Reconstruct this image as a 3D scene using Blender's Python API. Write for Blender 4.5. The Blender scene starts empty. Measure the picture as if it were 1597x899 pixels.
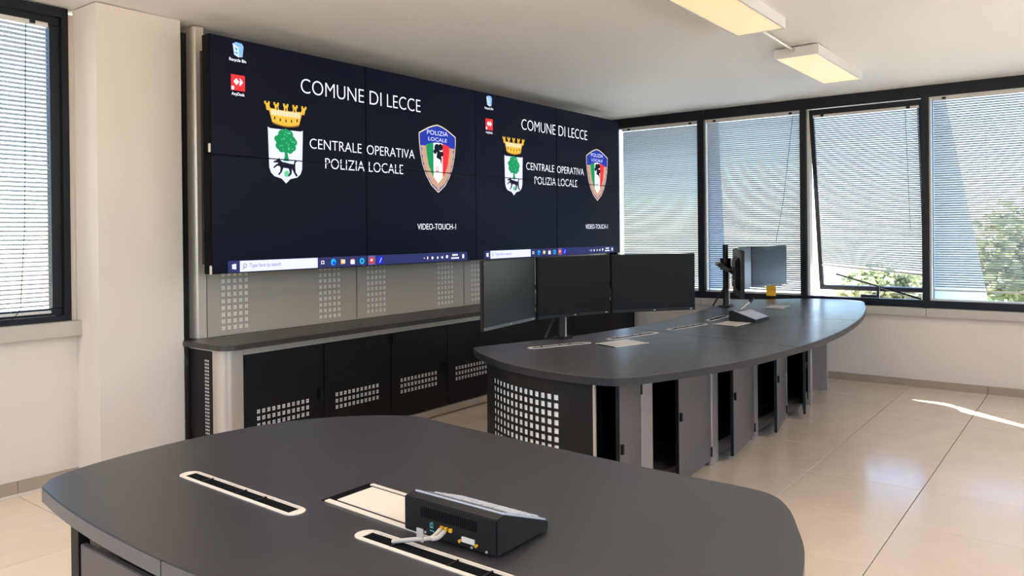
import bpy, bmesh, math, random
from mathutils import Vector, Matrix
random.seed(7)
SC = bpy.context.scene
COL = SC.collection

# ------------------------------------------------------------------ camera
cam_d = bpy.data.cameras.new('camera'); cam = bpy.data.objects.new('camera', cam_d); COL.objects.link(cam)
R = Vector((0.63415878, -0.77313384, -0.01032967)); U = Vector((0.01029236, -0.00491766, 0.99993494)); F = Vector((0.77313434, 0.63422384, -0.00483879))
cam.matrix_world = Matrix(((R.x, U.x, -F.x, 0), (R.y, U.y, -F.y, 0), (R.z, U.z, -F.z, 1.50573), (0, 0, 0, 1)))
cam_d.sensor_fit = 'HORIZONTAL'; cam_d.sensor_width = 36.0
cam_d.lens = 1226.8 / 1597 * 36.0
cam_d.shift_x = (798.5 - 715.29) / 1597; cam_d.shift_y = -(449.5 - 369.59) / 1597
cam_d.clip_start = 0.05; cam_d.clip_end = 500
SC.camera = cam

# ------------------------------------------------------------------ world, sun, exposure
w = bpy.data.worlds.new('world'); SC.world = w; w.use_nodes = True
nt = w.node_tree; nt.nodes.clear()
sky = nt.nodes.new('ShaderNodeTexSky'); sky.sky_type = 'NISHITA'; sky.sun_disc = False
sky.sun_elevation = math.radians(38); sky.sun_rotation = math.radians(36); sky.air_density = 1.0; sky.dust_density = 0.6; sky.ozone_density = 1.0
bg = nt.nodes.new('ShaderNodeBackground'); bg.inputs['Strength'].default_value = 0.37
out = nt.nodes.new('ShaderNodeOutputWorld')
tint = nt.nodes.new('ShaderNodeMix'); tint.data_type = 'RGBA'; tint.blend_type = 'MULTIPLY'; tint.inputs[0].default_value = 1.0; tint.inputs[7].default_value = (0.86, 0.98, 1.18, 1)
nt.links.new(sky.outputs[0], tint.inputs[6]); nt.links.new(tint.outputs[2], bg.inputs[0]); nt.links.new(bg.outputs[0], out.inputs[0])
SUNV = Vector((-0.77, -1.05, -1.0)).normalized()
sl = bpy.data.lights.new('sun', 'SUN'); so = bpy.data.objects.new('sun', sl); COL.objects.link(so)
sl.energy = 36.0; sl.angle = math.radians(0.6); sl.color = (1.0, 0.93, 0.82)
so.rotation_euler = SUNV.to_track_quat('-Z', 'Y').to_euler(); so.location = (14, 8, 12)
LAMP_E = 22.0
SC.view_settings.view_transform = 'Standard'; SC.view_settings.look = 'None'
SC.view_settings.gamma = 1.0; SC.view_settings.use_curve_mapping = False
SC.view_settings.exposure = 0.80

# ------------------------------------------------------------------ materials
def lin(c):
    return tuple(((v/255)/12.92 if v/255 <= 0.04045 else ((v/255+0.055)/1.055)**2.4) for v in c)
def mat(name, rgb, rough=0.5, metal=0.0, var=0.0, scale=8.0, bump=0.0, bscale=60.0, stretch=(1, 1, 1), spec=0.5, emit=None, estr=0.0, perobj=0.0, transl=0.0, rvar=0.0, coat=0.0):
    m = bpy.data.materials.new(name); m.use_nodes = True
    n = m.node_tree.nodes; l = m.node_tree.links; b = n['Principled BSDF']
    c = lin(rgb)
    b.inputs['Roughness'].default_value = rough; b.inputs['Metallic'].default_value = metal
    b.inputs['Specular IOR Level'].default_value = spec
    b.inputs['Coat Weight'].default_value = coat
    tc = n.new('ShaderNodeTexCoord'); mp = n.new('ShaderNodeMapping'); mp.inputs['Scale'].default_value = stretch
    l.new(tc.outputs['Object'], mp.inputs[0])
    nz = n.new('ShaderNodeTexNoise'); nz.inputs['Scale'].default_value = scale; nz.inputs['Detail'].default_value = 4
    l.new(mp.outputs[0], nz.inputs['Vector'])
    ramp = n.new('ShaderNodeMix'); ramp.data_type = 'RGBA'
    v = max(var, 0.01)
    ramp.inputs[6].default_value = (*[max(0, x*(1-v)) for x in c], 1); ramp.inputs[7].default_value = (*[min(1, x*(1+v)) for x in c], 1)
    l.new(nz.outputs[0], ramp.inputs[0])
    col = ramp.outputs[2]
    if perobj:
        oi = n.new('ShaderNodeObjectInfo'); mr = n.new('ShaderNodeMapRange')
        mr.inputs['To Min'].default_value = 1-perobj; mr.inputs['To Max'].default_value = 1+perobj
        l.new(oi.outputs['Random'], mr.inputs['Value'])
        vm = n.new('ShaderNodeVectorMath'); vm.operation = 'SCALE'
        l.new(col, vm.inputs[0]); l.new(mr.outputs[0], vm.inputs['Scale']); col = vm.outputs[0]
    l.new(col, b.inputs['Base Color'])
    if rvar:
        r2 = n.new('ShaderNodeMapRange'); r2.inputs['To Min'].default_value = max(0, rough-rvar); r2.inputs['To Max'].default_value = rough+rvar
        l.new(nz.outputs[0], r2.inputs['Value']); l.new(r2.outputs[0], b.inputs['Roughness'])
    if bump:
        nb = n.new('ShaderNodeTexNoise'); nb.inputs['Scale'].default_value = bscale; nb.inputs['Detail'].default_value = 3
        l.new(mp.outputs[0], nb.inputs['Vector'])
        bu = n.new('ShaderNodeBump'); bu.inputs['Strength'].default_value = bump; bu.inputs['Distance'].default_value = 0.004
        l.new(nb.outputs[0], bu.inputs['Height']); l.new(bu.outputs[0], b.inputs['Normal'])
    if emit is not None:
        b.inputs['Emission Color'].default_value = (*lin(emit), 1); b.inputs['Emission Strength'].default_value = estr
    if transl:
        tr = n.new('ShaderNodeBsdfTranslucent'); tr.inputs[0].default_value = (*c, 1)
        mx = n.new('ShaderNodeMixShader'); mx.inputs[0].default_value = transl
        o = n['Material Output']; l.new(b.outputs[0], mx.inputs[1]); l.new(tr.outputs[0], mx.inputs[2]); l.new(mx.outputs[0], o.inputs[0])
    return m
def glow(name, rgb, s=1.0):
    return mat(name, tuple(v*0.25 for v in rgb), 0.6, emit=rgb, estr=s, spec=0.1)

M = {}
M['wall'] = mat('wall_paint', (212, 200, 187), 0.75, var=0.02, scale=2, bump=0.12, bscale=180)
M['ceil'] = mat('ceiling_paint', (234, 231, 226), 0.85, var=0.015, scale=1.5, bump=0.08, bscale=150)
M['tile'] = mat('beige_porcelain', (217, 199, 178), 0.17, var=0.07, scale=3.5, bump=0.05, bscale=26, stretch=(1, 2.2, 1), perobj=0.035, rvar=0.05, spec=1.0)
M['grout'] = mat('grout', (84, 72, 61), 0.9, spec=0.1)
M['skirt'] = mat('skirting_stone', (160, 143, 124), 0.4, var=0.1, scale=9)
M['frame'] = mat('anthracite_aluminium', (12, 15, 24), 0.42, var=0.03, spec=0.3)
M['sill'] = mat('sill_stone', (176, 167, 156), 0.45, var=0.04)
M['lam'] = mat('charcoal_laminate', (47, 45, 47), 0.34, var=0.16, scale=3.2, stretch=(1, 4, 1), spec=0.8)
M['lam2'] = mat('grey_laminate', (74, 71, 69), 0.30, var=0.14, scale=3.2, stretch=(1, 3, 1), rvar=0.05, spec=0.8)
M['lamc'] = mat('dark_laminate_counter', (56, 51, 48), 0.36, var=0.1, scale=5, stretch=(4, 1, 1), spec=0.5)
M['edge'] = mat('dark_edge_band', (27, 26, 28), 0.42)
M['edge2'] = mat('grey_edge_band', (92, 88, 86), 0.4)
M['black'] = mat('black_powder_coat', (11, 10, 11), 0.5, spec=0.35, var=0.05, bump=0.05, bscale=300)
M['blackp'] = mat('black_plastic', (9, 9, 11), 0.45, spec=0.35, bump=0.04, bscale=400)
M['void'] = mat('unlit_black', (6, 6, 7), 0.9, spec=0.1)
M['silver'] = mat('satin_aluminium', (196, 184, 170), 0.33, metal=0.45, var=0.02)
M['clad'] = mat('champagne_metal', (180, 168, 154), 0.45, metal=0.15, var=0.02)
M['holeb'] = mat('perforation_backing', (244, 238, 228), 0.7)
M['holew'] = mat('white_backing', (246, 244, 240), 0.6)
M['pillar'] = mat('brushed_pillar', (150, 140, 131), 0.4, metal=0.35, var=0.02)
M['door'] = mat('grey_sheet_door', (92, 85, 82), 0.45, metal=0.2, var=0.02)
M['slat'] = mat('white_slat', (202, 205, 206), 0.4, transl=0.30)
M['panelg'] = mat('light_grey_panel', (140, 133, 127), 0.5)
M['rail'] = mat('blind_rail', (196, 190, 184), 0.4)
M['cord'] = mat('cord_white', (205, 205, 203), 0.6)
M['ivory'] = mat('cream_metal', (212, 200, 187), 0.4)
M['lampbody'] = mat('lamp_white', (205, 202, 199), 0.5)
M['lampem'] = mat('lamp_diffuser', (240, 215, 180), 0.5, emit=(255, 210, 150), estr=0.33)
M['screen'] = mat('display_glass', (4, 6, 12), 0.40, spec=0.11, emit=(22, 28, 60), estr=0.12, var=0.02)
M['bezel'] = mat('display_bezel', (2, 2, 3), 0.6, spec=0.1)
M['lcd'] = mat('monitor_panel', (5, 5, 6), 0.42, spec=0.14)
M['monb'] = mat('monitor_shell', (8, 8, 9), 0.5, spec=0.3)
M['mongrey'] = mat('monitor_strip', (96, 100, 102), 0.4, metal=0.3)
M['keys'] = mat('keypad_grey', (168, 172, 184), 0.45, var=0.04)
M['key'] = mat('key_cap', (184, 187, 195), 0.45)
M['cable'] = mat('grey_cable', (176, 166, 154), 0.5)
M['yellow'] = mat('yellow_plastic', (220, 160, 30), 0.5)
M['orange'] = mat('orange_label', (236, 176, 40), 0.5, var=0.15, scale=40)
M['cyan'] = mat('cyan_print', (80, 160, 175), 0.6)
M['white'] = mat('white_plastic', (235, 233, 228), 0.4)
M['leaf'] = mat('leaves', (140, 146, 108), 0.6, var=0.35, scale=3, transl=0.3)
M['bark'] = mat('bark', (90, 74, 58), 0.9, var=0.2)
M['asphalt'] = mat('pale_ground', (200, 196, 186), 0.9, var=0.1, scale=0.4)
M['conc'] = mat('pale_concrete', (214, 214, 212), 0.8, var=0.05)
M['bluew'] = mat('blue_grey_render', (150, 170, 195), 0.8)
M['roofg'] = mat('greenhouse_glass', (150, 165, 178), 0.3)
gl = bpy.data.materials.new('window_glass'); gl.use_nodes = True
n_, l_ = gl.node_tree.nodes, gl.node_tree.links; n_.remove(n_['Principled BSDF'])
t_ = n_.new('ShaderNodeBsdfTransparent'); t_.inputs[0].default_value = (0.9, 0.95, 0.97, 1)
g_ = n_.new('ShaderNodeBsdfGlossy'); g_.inputs['Roughness'].default_value = 0.02
fr_ = n_.new('ShaderNodeFresnel'); fr_.inputs[0].default_value = 1.35
x_ = n_.new('ShaderNodeMixShader'); l_.new(fr_.outputs[0], x_.inputs[0]); l_.new(t_.outputs[0], x_.inputs[1]); l_.new(g_.outputs[0], x_.inputs[2])
l_.new(x_.outputs[0], n_['Material Output'].inputs[0]); M['glass'] = gl
# display graphics
M['g_white'] = glow('display_white', (232, 234, 246), 0.95)
M['g_gold'] = glow('display_gold', (226, 176, 60), 0.75); M['g_golddark'] = glow('display_dark_gold', (150, 100, 40), 0.6)
M['g_cream'] = glow('display_cream', (228, 210, 175), 0.75)
M['g_lav'] = glow('display_lavender', (205, 208, 246), 0.85)
M['g_green'] = glow('display_green', (20, 135, 80), 0.8); M['g_green2'] = glow('display_light_green', (90, 190, 140), 0.8)
M['g_dark'] = glow('display_dark', (24, 24, 40), 0.6)
M['g_blue'] = glow('display_blue', (30, 50, 150), 0.85); M['g_brown'] = glow('display_brown', (190, 150, 125), 0.75)
M['g_red'] = glow('display_red', (225, 45, 50), 0.9); M['g_bar'] = glow('taskbar_blue', (46, 50, 98), 0.7)
M['g_cyan'] = glow('display_cyan', (20, 160, 215), 0.85); M['g_sky'] = glow('display_sky', (120, 170, 245), 0.85)
M['g_pblue'] = glow('display_pure_blue', (20, 40, 215), 0.85); M['g_txt'] = glow('display_text_grey', (90, 95, 150), 0.6)

# ------------------------------------------------------------------ helpers
def bx(bm, x0, x1, y0, y1, z0, z1):
    v = [bm.verts.new(p) for p in ((x0,y0,z0),(x1,y0,z0),(x1,y1,z0),(x0,y1,z0),(x0,y0,z1),(x1,y0,z1),(x1,y1,z1),(x0,y1,z1))]
    for f in ((3,2,1,0),(4,5,6,7),(0,1,5,4),(1,2,6,5),(2,3,7,6),(3,0,4,7)): bm.faces.new([v[i] for i in f])
    return v
def box(x0, x1, y0, y1, z0, z1, bev=0.0):
    bm = bmesh.new(); bx(bm, min(x0,x1), max(x0,x1), min(y0,y1), max(y0,y1), min(z0,z1), max(z0,z1))
    if bev: bmesh.ops.bevel(bm, geom=bm.edges[:], offset=bev, segments=2, affect='EDGES')
    return bm
def cyl(bm, p0, p1, r, n=16, r2=None):
    p0, p1 = Vector(p0), Vector(p1); d = (p1-p0); q = d.to_track_quat('Z', 'Y').to_matrix(); r2 = r if r2 is None else r2
    a = [bm.verts.new(p0 + q @ Vector((r*math.cos(2*math.pi*i/n), r*math.sin(2*math.pi*i/n), 0))) for i in range(n)]
    b = [bm.verts.new(p1 + q @ Vector((r2*math.cos(2*math.pi*i/n), r2*math.sin(2*math.pi*i/n), 0))) for i in range(n)]
    for i in range(n): bm.faces.new((a[i], a[(i+1) % n], b[(i+1) % n], b[i]))
    bm.faces.new(a[::-1]); bm.faces.new(b)
def tube(bm, pts, r, n=8):
    for a, b in zip(pts[:-1], pts[1:]): cyl(bm, a, b, r, n)
def spline(pts, k=8, closed=False):
    o = []; n = len(pts); P = [Vector(p) for p in pts]
    rng = range(n) if closed else range(n-1)
    for i in rng:
        if closed: p0, p1, p2, p3 = P[(i-1) % n], P[i], P[(i+1) % n], P[(i+2) % n]
        else: p0, p1, p2, p3 = P[max(i-1, 0)], P[i], P[i+1], P[min(i+2, n-1)]
        for j in range(k):
            t = j/k
            o.append(0.5*((2*p1)+(p2-p0)*t+(2*p0-5*p1+4*p2-p3)*t*t+(3*p1-p0-3*p2+p3)*t**3))
    if not closed: o.append(P[-1])
    return o
def sweep(pts, r, n=10):
    bm = bmesh.new(); rings = []
    for i, p in enumerate(pts):
        d = (pts[min(i+1, len(pts)-1)] - pts[max(i-1, 0)]).normalized(); q = d.to_track_quat('Z', 'Y').to_matrix()
        rings.append([bm.verts.new(p + q @ Vector((r*math.cos(2*math.pi*k/n), r*math.sin(2*math.pi*k/n), 0))) for k in range(n)])
    for a, b in zip(rings[:-1], rings[1:]):
        for k in range(n): bm.faces.new((a[k], a[(k+1) % n], b[(k+1) % n], b[k]))
    bm.faces.new(rings[0][::-1]); bm.faces.new(rings[-1])
    return bm
def prism(poly, z0, z1, bev=0.0):
    bm = bmesh.new(); n = len(poly)
    a = [bm.verts.new((p[0], p[1], z0)) for p in poly]; b = [bm.verts.new((p[0], p[1], z1)) for p in poly]
    top = bm.faces.new(b); bm.faces.new(a[::-1])
    for i in range(n): bm.faces.new((a[i], a[(i+1) % n], b[(i+1) % n], b[i]))
    bmesh.ops.recalc_face_normals(bm, faces=bm.faces[:])
    if bev: bmesh.ops.bevel(bm, geom=[e for e in top.edges], offset=bev, segments=2, affect='EDGES')
    return bm
def inset_poly(poly, d):
    o = []; n = len(poly); area = sum(poly[i][0]*poly[(i+1) % n][1]-poly[(i+1) % n][0]*poly[i][1] for i in range(n)); s = 1 if area > 0 else -1
    for i in range(n):
        a, b, c = Vector(poly[i-1][:2]), Vector(poly[i][:2]), Vector(poly[(i+1) % n][:2])
        t = (c-a).normalized(); nn = Vector((-t.y, t.x))*s
        o.append((b.x+nn.x*d, b.y+nn.y*d))
    return o
def clip(poly, p, q):      # keep the side to the left of p->q
    o = []; n = len(poly); f = lambda a: (q[0]-p[0])*(a[1]-p[1])-(q[1]-p[1])*(a[0]-p[0])
    for i in range(n):
        a, b = poly[i], poly[(i+1) % n]; fa, fb = f(a), f(b)
        if fa >= 0: o.append(a)
        if fa*fb < 0:
            t = fa/(fa-fb); o.append((a[0]+(b[0]-a[0])*t, a[1]+(b[1]-a[1])*t))
    return o
def thing(name, label, cat, loc=(0, 0, 0), rz=0.0, group=None):
    o = bpy.data.objects.new(name, None); COL.objects.link(o); o.empty_display_size = 0.1
    o.location = loc; o.rotation_euler = (0, 0, rz); o['label'] = label; o['category'] = cat
    if group: o['group'] = group
    return o
def obj(name, bm, m, parent=None, label=None, world=True, smooth=False, kind=None):
    me = bpy.data.meshes.new(name)
    if world and parent is not None:
        p = parent; mw = Matrix.Identity(4)
        while p is not None:
            mw = p.matrix_basis @ mw; p = p.parent
        bm.transform(mw.inverted())
    bm.to_mesh(me); bm.free()
    me.materials.append(M[m] if isinstance(m, str) else m)
    if smooth:
        for pl in me.polygons: pl.use_smooth = True
        try: me.set_sharp_from_angle(angle=math.radians(35))
        except Exception: pass
    o = bpy.data.objects.new(name, me); COL.objects.link(o)
    if parent is not None: o.parent = parent
    if label: o['label'] = label
    if kind: o['kind'] = kind
    return o
def share(name, src, parent, loc=(0, 0, 0), rot=None):
    o = bpy.data.objects.new(name, src); COL.objects.link(o); o.parent = parent; o.location = loc
    if rot: o.rotation_euler = rot
    return o
def struct(name, bm, m, label=None):
    o = obj(name, bm, m); o['kind'] = 'structure'
    if label: o['label'] = label
    return o
def perf(wd, ht, t, blocks, fn):
    """sheet wd x ht (x,z) with real rectangular holes; fn maps (x, depth, z) to a point; depth 0 = front"""
    xs = {0.0, wd}; zs = {0.0, ht}
    for bxs, bzs in blocks:
        for a in bxs: xs.update(a)
        for a in bzs: zs.update(a)
    xs = sorted(xs); zs = sorted(zs)
    def hole(cx, cz):
        return any(any(a < cx < b for a, b in bxs) and any(a < cz < b for a, b in bzs) for bxs, bzs in blocks)
    nx, nz = len(xs)-1, len(zs)-1
    H = [[hole((xs[i]+xs[i+1])/2, (zs[j]+zs[j+1])/2) for j in range(nz)] for i in range(nx)]
    bm = bmesh.new(); V = {}
    def v(i, j, k):
        if (i, j, k) not in V: V[(i, j, k)] = bm.verts.new(fn(xs[i], t*k, zs[j]))
        return V[(i, j, k)]
    solid = lambda i, j: 0 <= i < nx and 0 <= j < nz and not H[i][j]
    for i in range(nx):
        for j in range(nz):
            if H[i][j]: continue
            bm.faces.new((v(i,j,0), v(i+1,j,0), v(i+1,j+1,0), v(i,j+1,0)))
            if not solid(i-1, j): bm.faces.new((v(i,j,1), v(i,j,0), v(i,j+1,0), v(i,j+1,1)))
            if not solid(i+1, j): bm.faces.new((v(i+1,j,0), v(i+1,j,1), v(i+1,j+1,1), v(i+1,j+1,0)))
            if not solid(i, j-1): bm.faces.new((v(i,j,0), v(i,j,1), v(i+1,j,1), v(i+1,j,0)))
            if not solid(i, j+1): bm.faces.new((v(i,j+1,0), v(i+1,j+1,0), v(i+1,j+1,1), v(i,j+1,1)))
    return bm
def holes(x0, pitch, n, size, cross=0.0):
    o = []
    for k in range(n):
        a = x0+k*pitch-size/2
        if cross: o += [(a, a+size/2-cross), (a+size/2+cross, a+size)]
        else: o.append((a, a+size))
    return o
def text_bm(s, width, height, weight=0.0, ext=0.0):
    cu = bpy.data.curves.new('lettering', 'FONT'); cu.body = s; cu.size = 1; cu.extrude = ext; cu.offset = weight; cu.resolution_u = 4
    o = bpy.data.objects.new('lettering', cu); COL.objects.link(o)
    dg = bpy.context.evaluated_depsgraph_get(); me = bpy.data.meshes.new_from_object(o.evaluated_get(dg))
    bpy.data.objects.remove(o); bpy.data.curves.remove(cu)
    bm = bmesh.new(); bm.from_mesh(me); bpy.data.meshes.remove(me)
    xs = [v.co.x for v in bm.verts]; ys = [v.co.y for v in bm.verts]
    sx = width/(max(xs)-min(xs)); sy = height/(max(ys)-min(ys)); x0, y0 = min(xs), min(ys)
    for v in bm.verts: v.co = Vector(((v.co.x-x0)*sx, (v.co.y-y0)*sy, v.co.z))
    return bm

# ------------------------------------------------------------------ the room shell
WX, WY = 8.52, 4.905          # window wall plane, back wall plane
def ceil_z(x): return 2.905-0.0095*(x-2.25)
bm = bmesh.new()
for x in (-2.8, 8.75):
    for y in (-3.8, 5.1):
        for z in (0, 0.12): bm.verts.new((x, y, ceil_z(x)+z))
bmesh.ops.convex_hull(bm, input=bm.verts[:]); struct('ceiling', bm, 'ceil')
fl = struct('floor', box(-2.8, WX+0.2, -3.8, 5.1, -0.15, -0.006), 'grout')
TA, TB, GX, GY = 0.6529, 0.6136, 3.8554, 0.8176
def tile_mesh(wa, wb):
    bm = box(0.0024, wa-0.0024, 0.0024, wb-0.0024, -0.012, 0.0)
    bmesh.ops.bevel(bm, geom=[e for e in bm.edges if all(v.co.z > -0.001 for v in e.verts)], offset=0.0012, segments=1, affect='EDGES')
    me = bpy.data.meshes.new('tile'); bm.to_mesh(me); bm.free(); me.materials.append(M['tile']); return me
tiles = {}
for i in range(-8, 8):
    for j in range(-6, 7):
        x0, y0 = GX+i*TA, GY+j*TB; x1, y1 = min(x0+TA, WX), min(y0+TB, WY)
        if x1-x0 < 0.02 or y1-y0 < 0.02: continue
        key = (round(x1-x0, 4), round(y1-y0, 4))
        if key not in tiles: tiles[key] = tile_mesh(*key)
        share('tile', tiles[key], fl, (x0, y0, 0))
# walls
bm = bmesh.new(); bx(bm, WX, WX+0.2, -3.8, 5.1, 0, 0.675); bx(bm, WX, WX+0.2, 4.62, 5.1, 0.675, 2.84)
bx(bm, WX, WX+0.2, -3.8, -1.95, 0.675, 2.84); struct('wall_right', bm, 'wall')
bm = bmesh.new(); bx(bm, -2.8, WX, WY, WY+0.2, 0, 0.905); bx(bm, 2.215, WX, WY, WY+0.2, 0.905, 2.84); bx(bm, -2.8, -1.2, WY, WY+0.2, 0.905, 2.9)
bx(bm, 2.215, 5.2, WY, WY+0.2, 2.84, 2.87)
struct('wall_back', bm, 'wall')
bm = bmesh.new(); bx(bm, -2.8, -2.6, -3.8, WY, 0, 0.9); bx(bm, -2.8, -2.6, -3.8, -2.6, 0.9, 2.94); bx(bm, -2.8, -2.6, 4.0, WY, 0.9, 2.94); bx(bm, -2.8, -2.6, -2.6, 4.0, 2.75, 2.94)  # large unseen opening added here to bring in side light
struct('wall_left', bm, 'wall')
bm = bmesh.new(); bx(bm, -2.8, WX, -3.8, -3.6, 0, 0.9); bx(bm, -2.8, WX, -3.8, -3.6, 2.7, 2.84)
for x in (-2.8, 0.2, 3.0, 5.6, 8.0): bx(bm, x, x+0.45, -3.8, -3.6, 0.9, 2.7)  # piers between unseen openings added to let in more daylight
struct('wall_front', bm, 'wall')
cb = box(2.252, 2.805, 4.612, WY, 0, 2.898); struct('column', cb, 'wall', 'plastered wall column left of the display wall')
# baseboards
bb = struct('baseboard_right', box(WX-0.004, WX, -3.6, WY, 0.0, 0.07), 'skirt')
for j in range(-6, 7):
    y0 = GY+j*TB; y1 = min(y0+TB, WY-0.01)
    if y1-y0 > 0.05: obj('skirting_tile', box(WX-0.014, WX-0.004, y0+0.0015, y1-0.0015, 0.0, 0.068, 0.001), 'skirt', bb)
bb = struct('baseboard_back', box(-2.6, 2.25, WY-0.004, WY, 0.0, 0.085), 'skirt')
for i in range(-9, -2):
    x0 = GX+i*TA; x1 = min(x0+TA, 2.251)
    obj('skirting_tile', box(x0+0.0015, x1-0.0015, WY-0.014, WY-0.004, 0.0, 0.085, 0.001), 'skirt', bb)
struct('trim_1', box(-2.6, 2.251, WY-0.028, WY-0.014, 0.0, 0.016, 0.003), 'ivory', 'pale strip along the foot of the skirting below the left window')
# sills
s = struct('trim_2', box(WX-0.07, WX+0.02, -1.95, 4.62, 0.675, 0.679), 'sill', 'stone sill below the blinds')
for y0, y1 in ((-1.9, 0.15), (0.15, 1.29), (1.29, 3.46), (3.46, 4.615)):
    obj('sill_slab', box(WX-0.075, WX+0.02, y0+0.001, y1-0.001, 0.679, 0.756, 0.003), 'sill', s)
struct('trim_3', box(-1.2, 2.252, WY-0.075, WY+0.02, 0.905, 0.995, 0.003), 'sill', 'stone sill below the left window')

# ------------------------------------------------------------------ windows in the right wall
Z0, Z1 = 0.756, 2.848
MULL = [(4.52, 4.62), (3.426, 3.50), (2.351, 2.41), (1.262, 1.322), (0.165, 0.225), (-0.93, -0.87), (-1.95, -1.9)]
FX0, FX1 = WX-0.02, WX+0.07
for n in range(6):
    yl, yr = MULL[n][0], MULL[n+1][1]          # opening from yr (right) to yl (left)
    wn = bpy.data.objects.new('window_%d' % (n+1), None); COL.objects.link(wn); wn.location = (WX, (yl+yr)/2, Z0); wn['kind'] = 'structure'
    ext_r = MULL[n+1][0]
    bm = bmesh.new()
    bx(bm, FX0, FX1, yr, yl, Z0, 0.826); bx(bm, FX0, FX1, yr, yl, 2.735, Z1)
    if n == 0: bx(bm, FX0, FX1, 4.52, 4.62, Z0, Z1)
    obj('window_frame', bm, 'frame', wn)
    obj('mullion', box(FX0-0.03, FX1, MULL[n+1][0], MULL[n+1][1], Z0, ceil_z(WX)-0.004, 0.003), 'frame', wn)
    if n == 2:
        bm = bmesh.new(); bx(bm, FX0+0.012, FX1+0.02, yl-0.022, yl, 0.826, 2.735); bx(bm, FX0+0.012, FX1+0.02, yr, yr+0.004, 0.826, 2.735)
        obj('window_jamb', bm, 'rail', wn); continue
    bm = bmesh.new(); q = 0.014
    bx(bm, FX0+0.01, FX1-0.02, yr, yr+q, 0.826, 2.735); bx(bm, FX0+0.01, FX1-0.02, yl-q, yl, 0.826, 2.735)
    bx(bm, FX0+0.01, FX1-0.02, yr+q, yl-q, 0.826, 0.84); bx(bm, FX0+0.01, FX1-0.02, yr+q, yl-q, 2.72, 2.735)
    obj('glazing_bead', bm, 'rail', wn)
    obj('pane', box(WX+0.04, WX+0.046, yr+q, yl-q, 0.84, 2.72), 'glass', wn)
# open top-hung sash of window 3
w3 = bpy.data.objects['window_3']
sash = bpy.data.objects.new('sash', None); COL.objects.link(sash); sash.parent = w3
SP = Vector((WX+0.005, 1.826, 2.726)); SA = math.radians(10.6)
sash.location = SP-Vector(w3.location); sash.rotation_euler = (0, -SA, 0)
def sash_obj(name, bm, m, **k): return obj(name, bm, m, sash, world=False, **k)
sh_, sw_ = 1.885, 0.502
bm = bmesh.new()
bx(bm, -0.02, 0.03, -sw_, sw_, -0.062, 0); bx(bm, -0.02, 0.03, -sw_, sw_, -sh_, -sh_+0.045)
bx(bm, -0.02, 0.03, sw_-0.04, sw_, -sh_+0.045, -0.045); bx(bm, -0.02, 0.03, -sw_, -sw_+0.04, -sh_+0.045, -0.045)
bmesh.ops.bevel(bm, geom=bm.edges[:], offset=0.003, segments=1, affect='EDGES')
sash_obj('sash_frame', bm, 'frame'); sash_obj('pane', box(0.0, 0.006, -sw_+0.04, sw_-0.04, -sh_+0.045, -0.045), 'glass')
def stay():
    bm = bmesh.new()
    a = Vector((WX-0.0, 1.34, 0.835)); b = Vector((WX+0.27, 2.15, 1.04)); cyl(bm, a, b, 0.009, 8)
    return bm
obj('stay_arm', stay(), 'frame', w3)
bm = box(WX+0.02, WX+0.045, 1.70, 1.72, 0.83, 0.94); bx(bm, WX, WX+0.05, 1.72, 1.86, 0.83, 0.855); obj('window_handle', bm, 'frame', w3)

# left window in the back wall
wl = bpy.data.objects.new('window_7', None); COL.objects.link(wl); wl.location = (0.5, WY, 0.995); wl['kind'] = 'structure'
bm = bmesh.new()
bx(bm, -1.2, 2.215, WY-0.02, WY+0.1, 0.995, 1.03); bx(bm, -1.2, 2.215, WY-0.02, WY+0.1, 2.84, 2.897)
bx(bm, 2.175, 2.215, WY-0.02, WY+0.1, 1.03, 2.84); bx(bm, -1.2, -1.12, WY-0.02, WY+0.1, 1.03, 2.84); obj('window_frame', bm, 'frame', wl)
for xa, xb in ((0.62, 2.172), (-1.117, 0.56)):
    bm = bmesh.new(); y0, y1 = WY+0.0, WY+0.06
    bx(bm, xa, xb, y0, y1, 1.033, 1.075); bx(bm, xa, xb, y0, y1, 2.785, 2.837)
    bx(bm, xb-0.06, xb, y0, y1, 1.075, 2.785); bx(bm, xa, xa+0.06, y0, y1, 1.075, 2.785)
    bmesh.ops.bevel(bm, geom=bm.edges[:], offset=0.003, segments=1, affect='EDGES')
    sf = obj('sash_frame', bm, 'frame', wl)
    obj('pane', box(xa+0.06, xb-0.06, WY+0.03, WY+0.036, 1.075, 2.785), 'glass', sf)
obj('mullion', box(0.563, 0.617, WY-0.03, WY+0.1, 1.03, 2.84), 'frame', wl)
# glazing bead with rounded look
# unseen window added in the left wall for side light
wb = bpy.data.objects.new('window_8', None); COL.objects.link(wb); wb.location = (-2.7, 0.7, 0.9); wb['kind'] = 'structure'
for y in (-2.6, -0.95, 0.7, 2.35, 3.94): obj('mullion', box(-2.75, -2.62, y, y+0.06, 0.9, 2.75), 'frame', wb)

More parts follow.
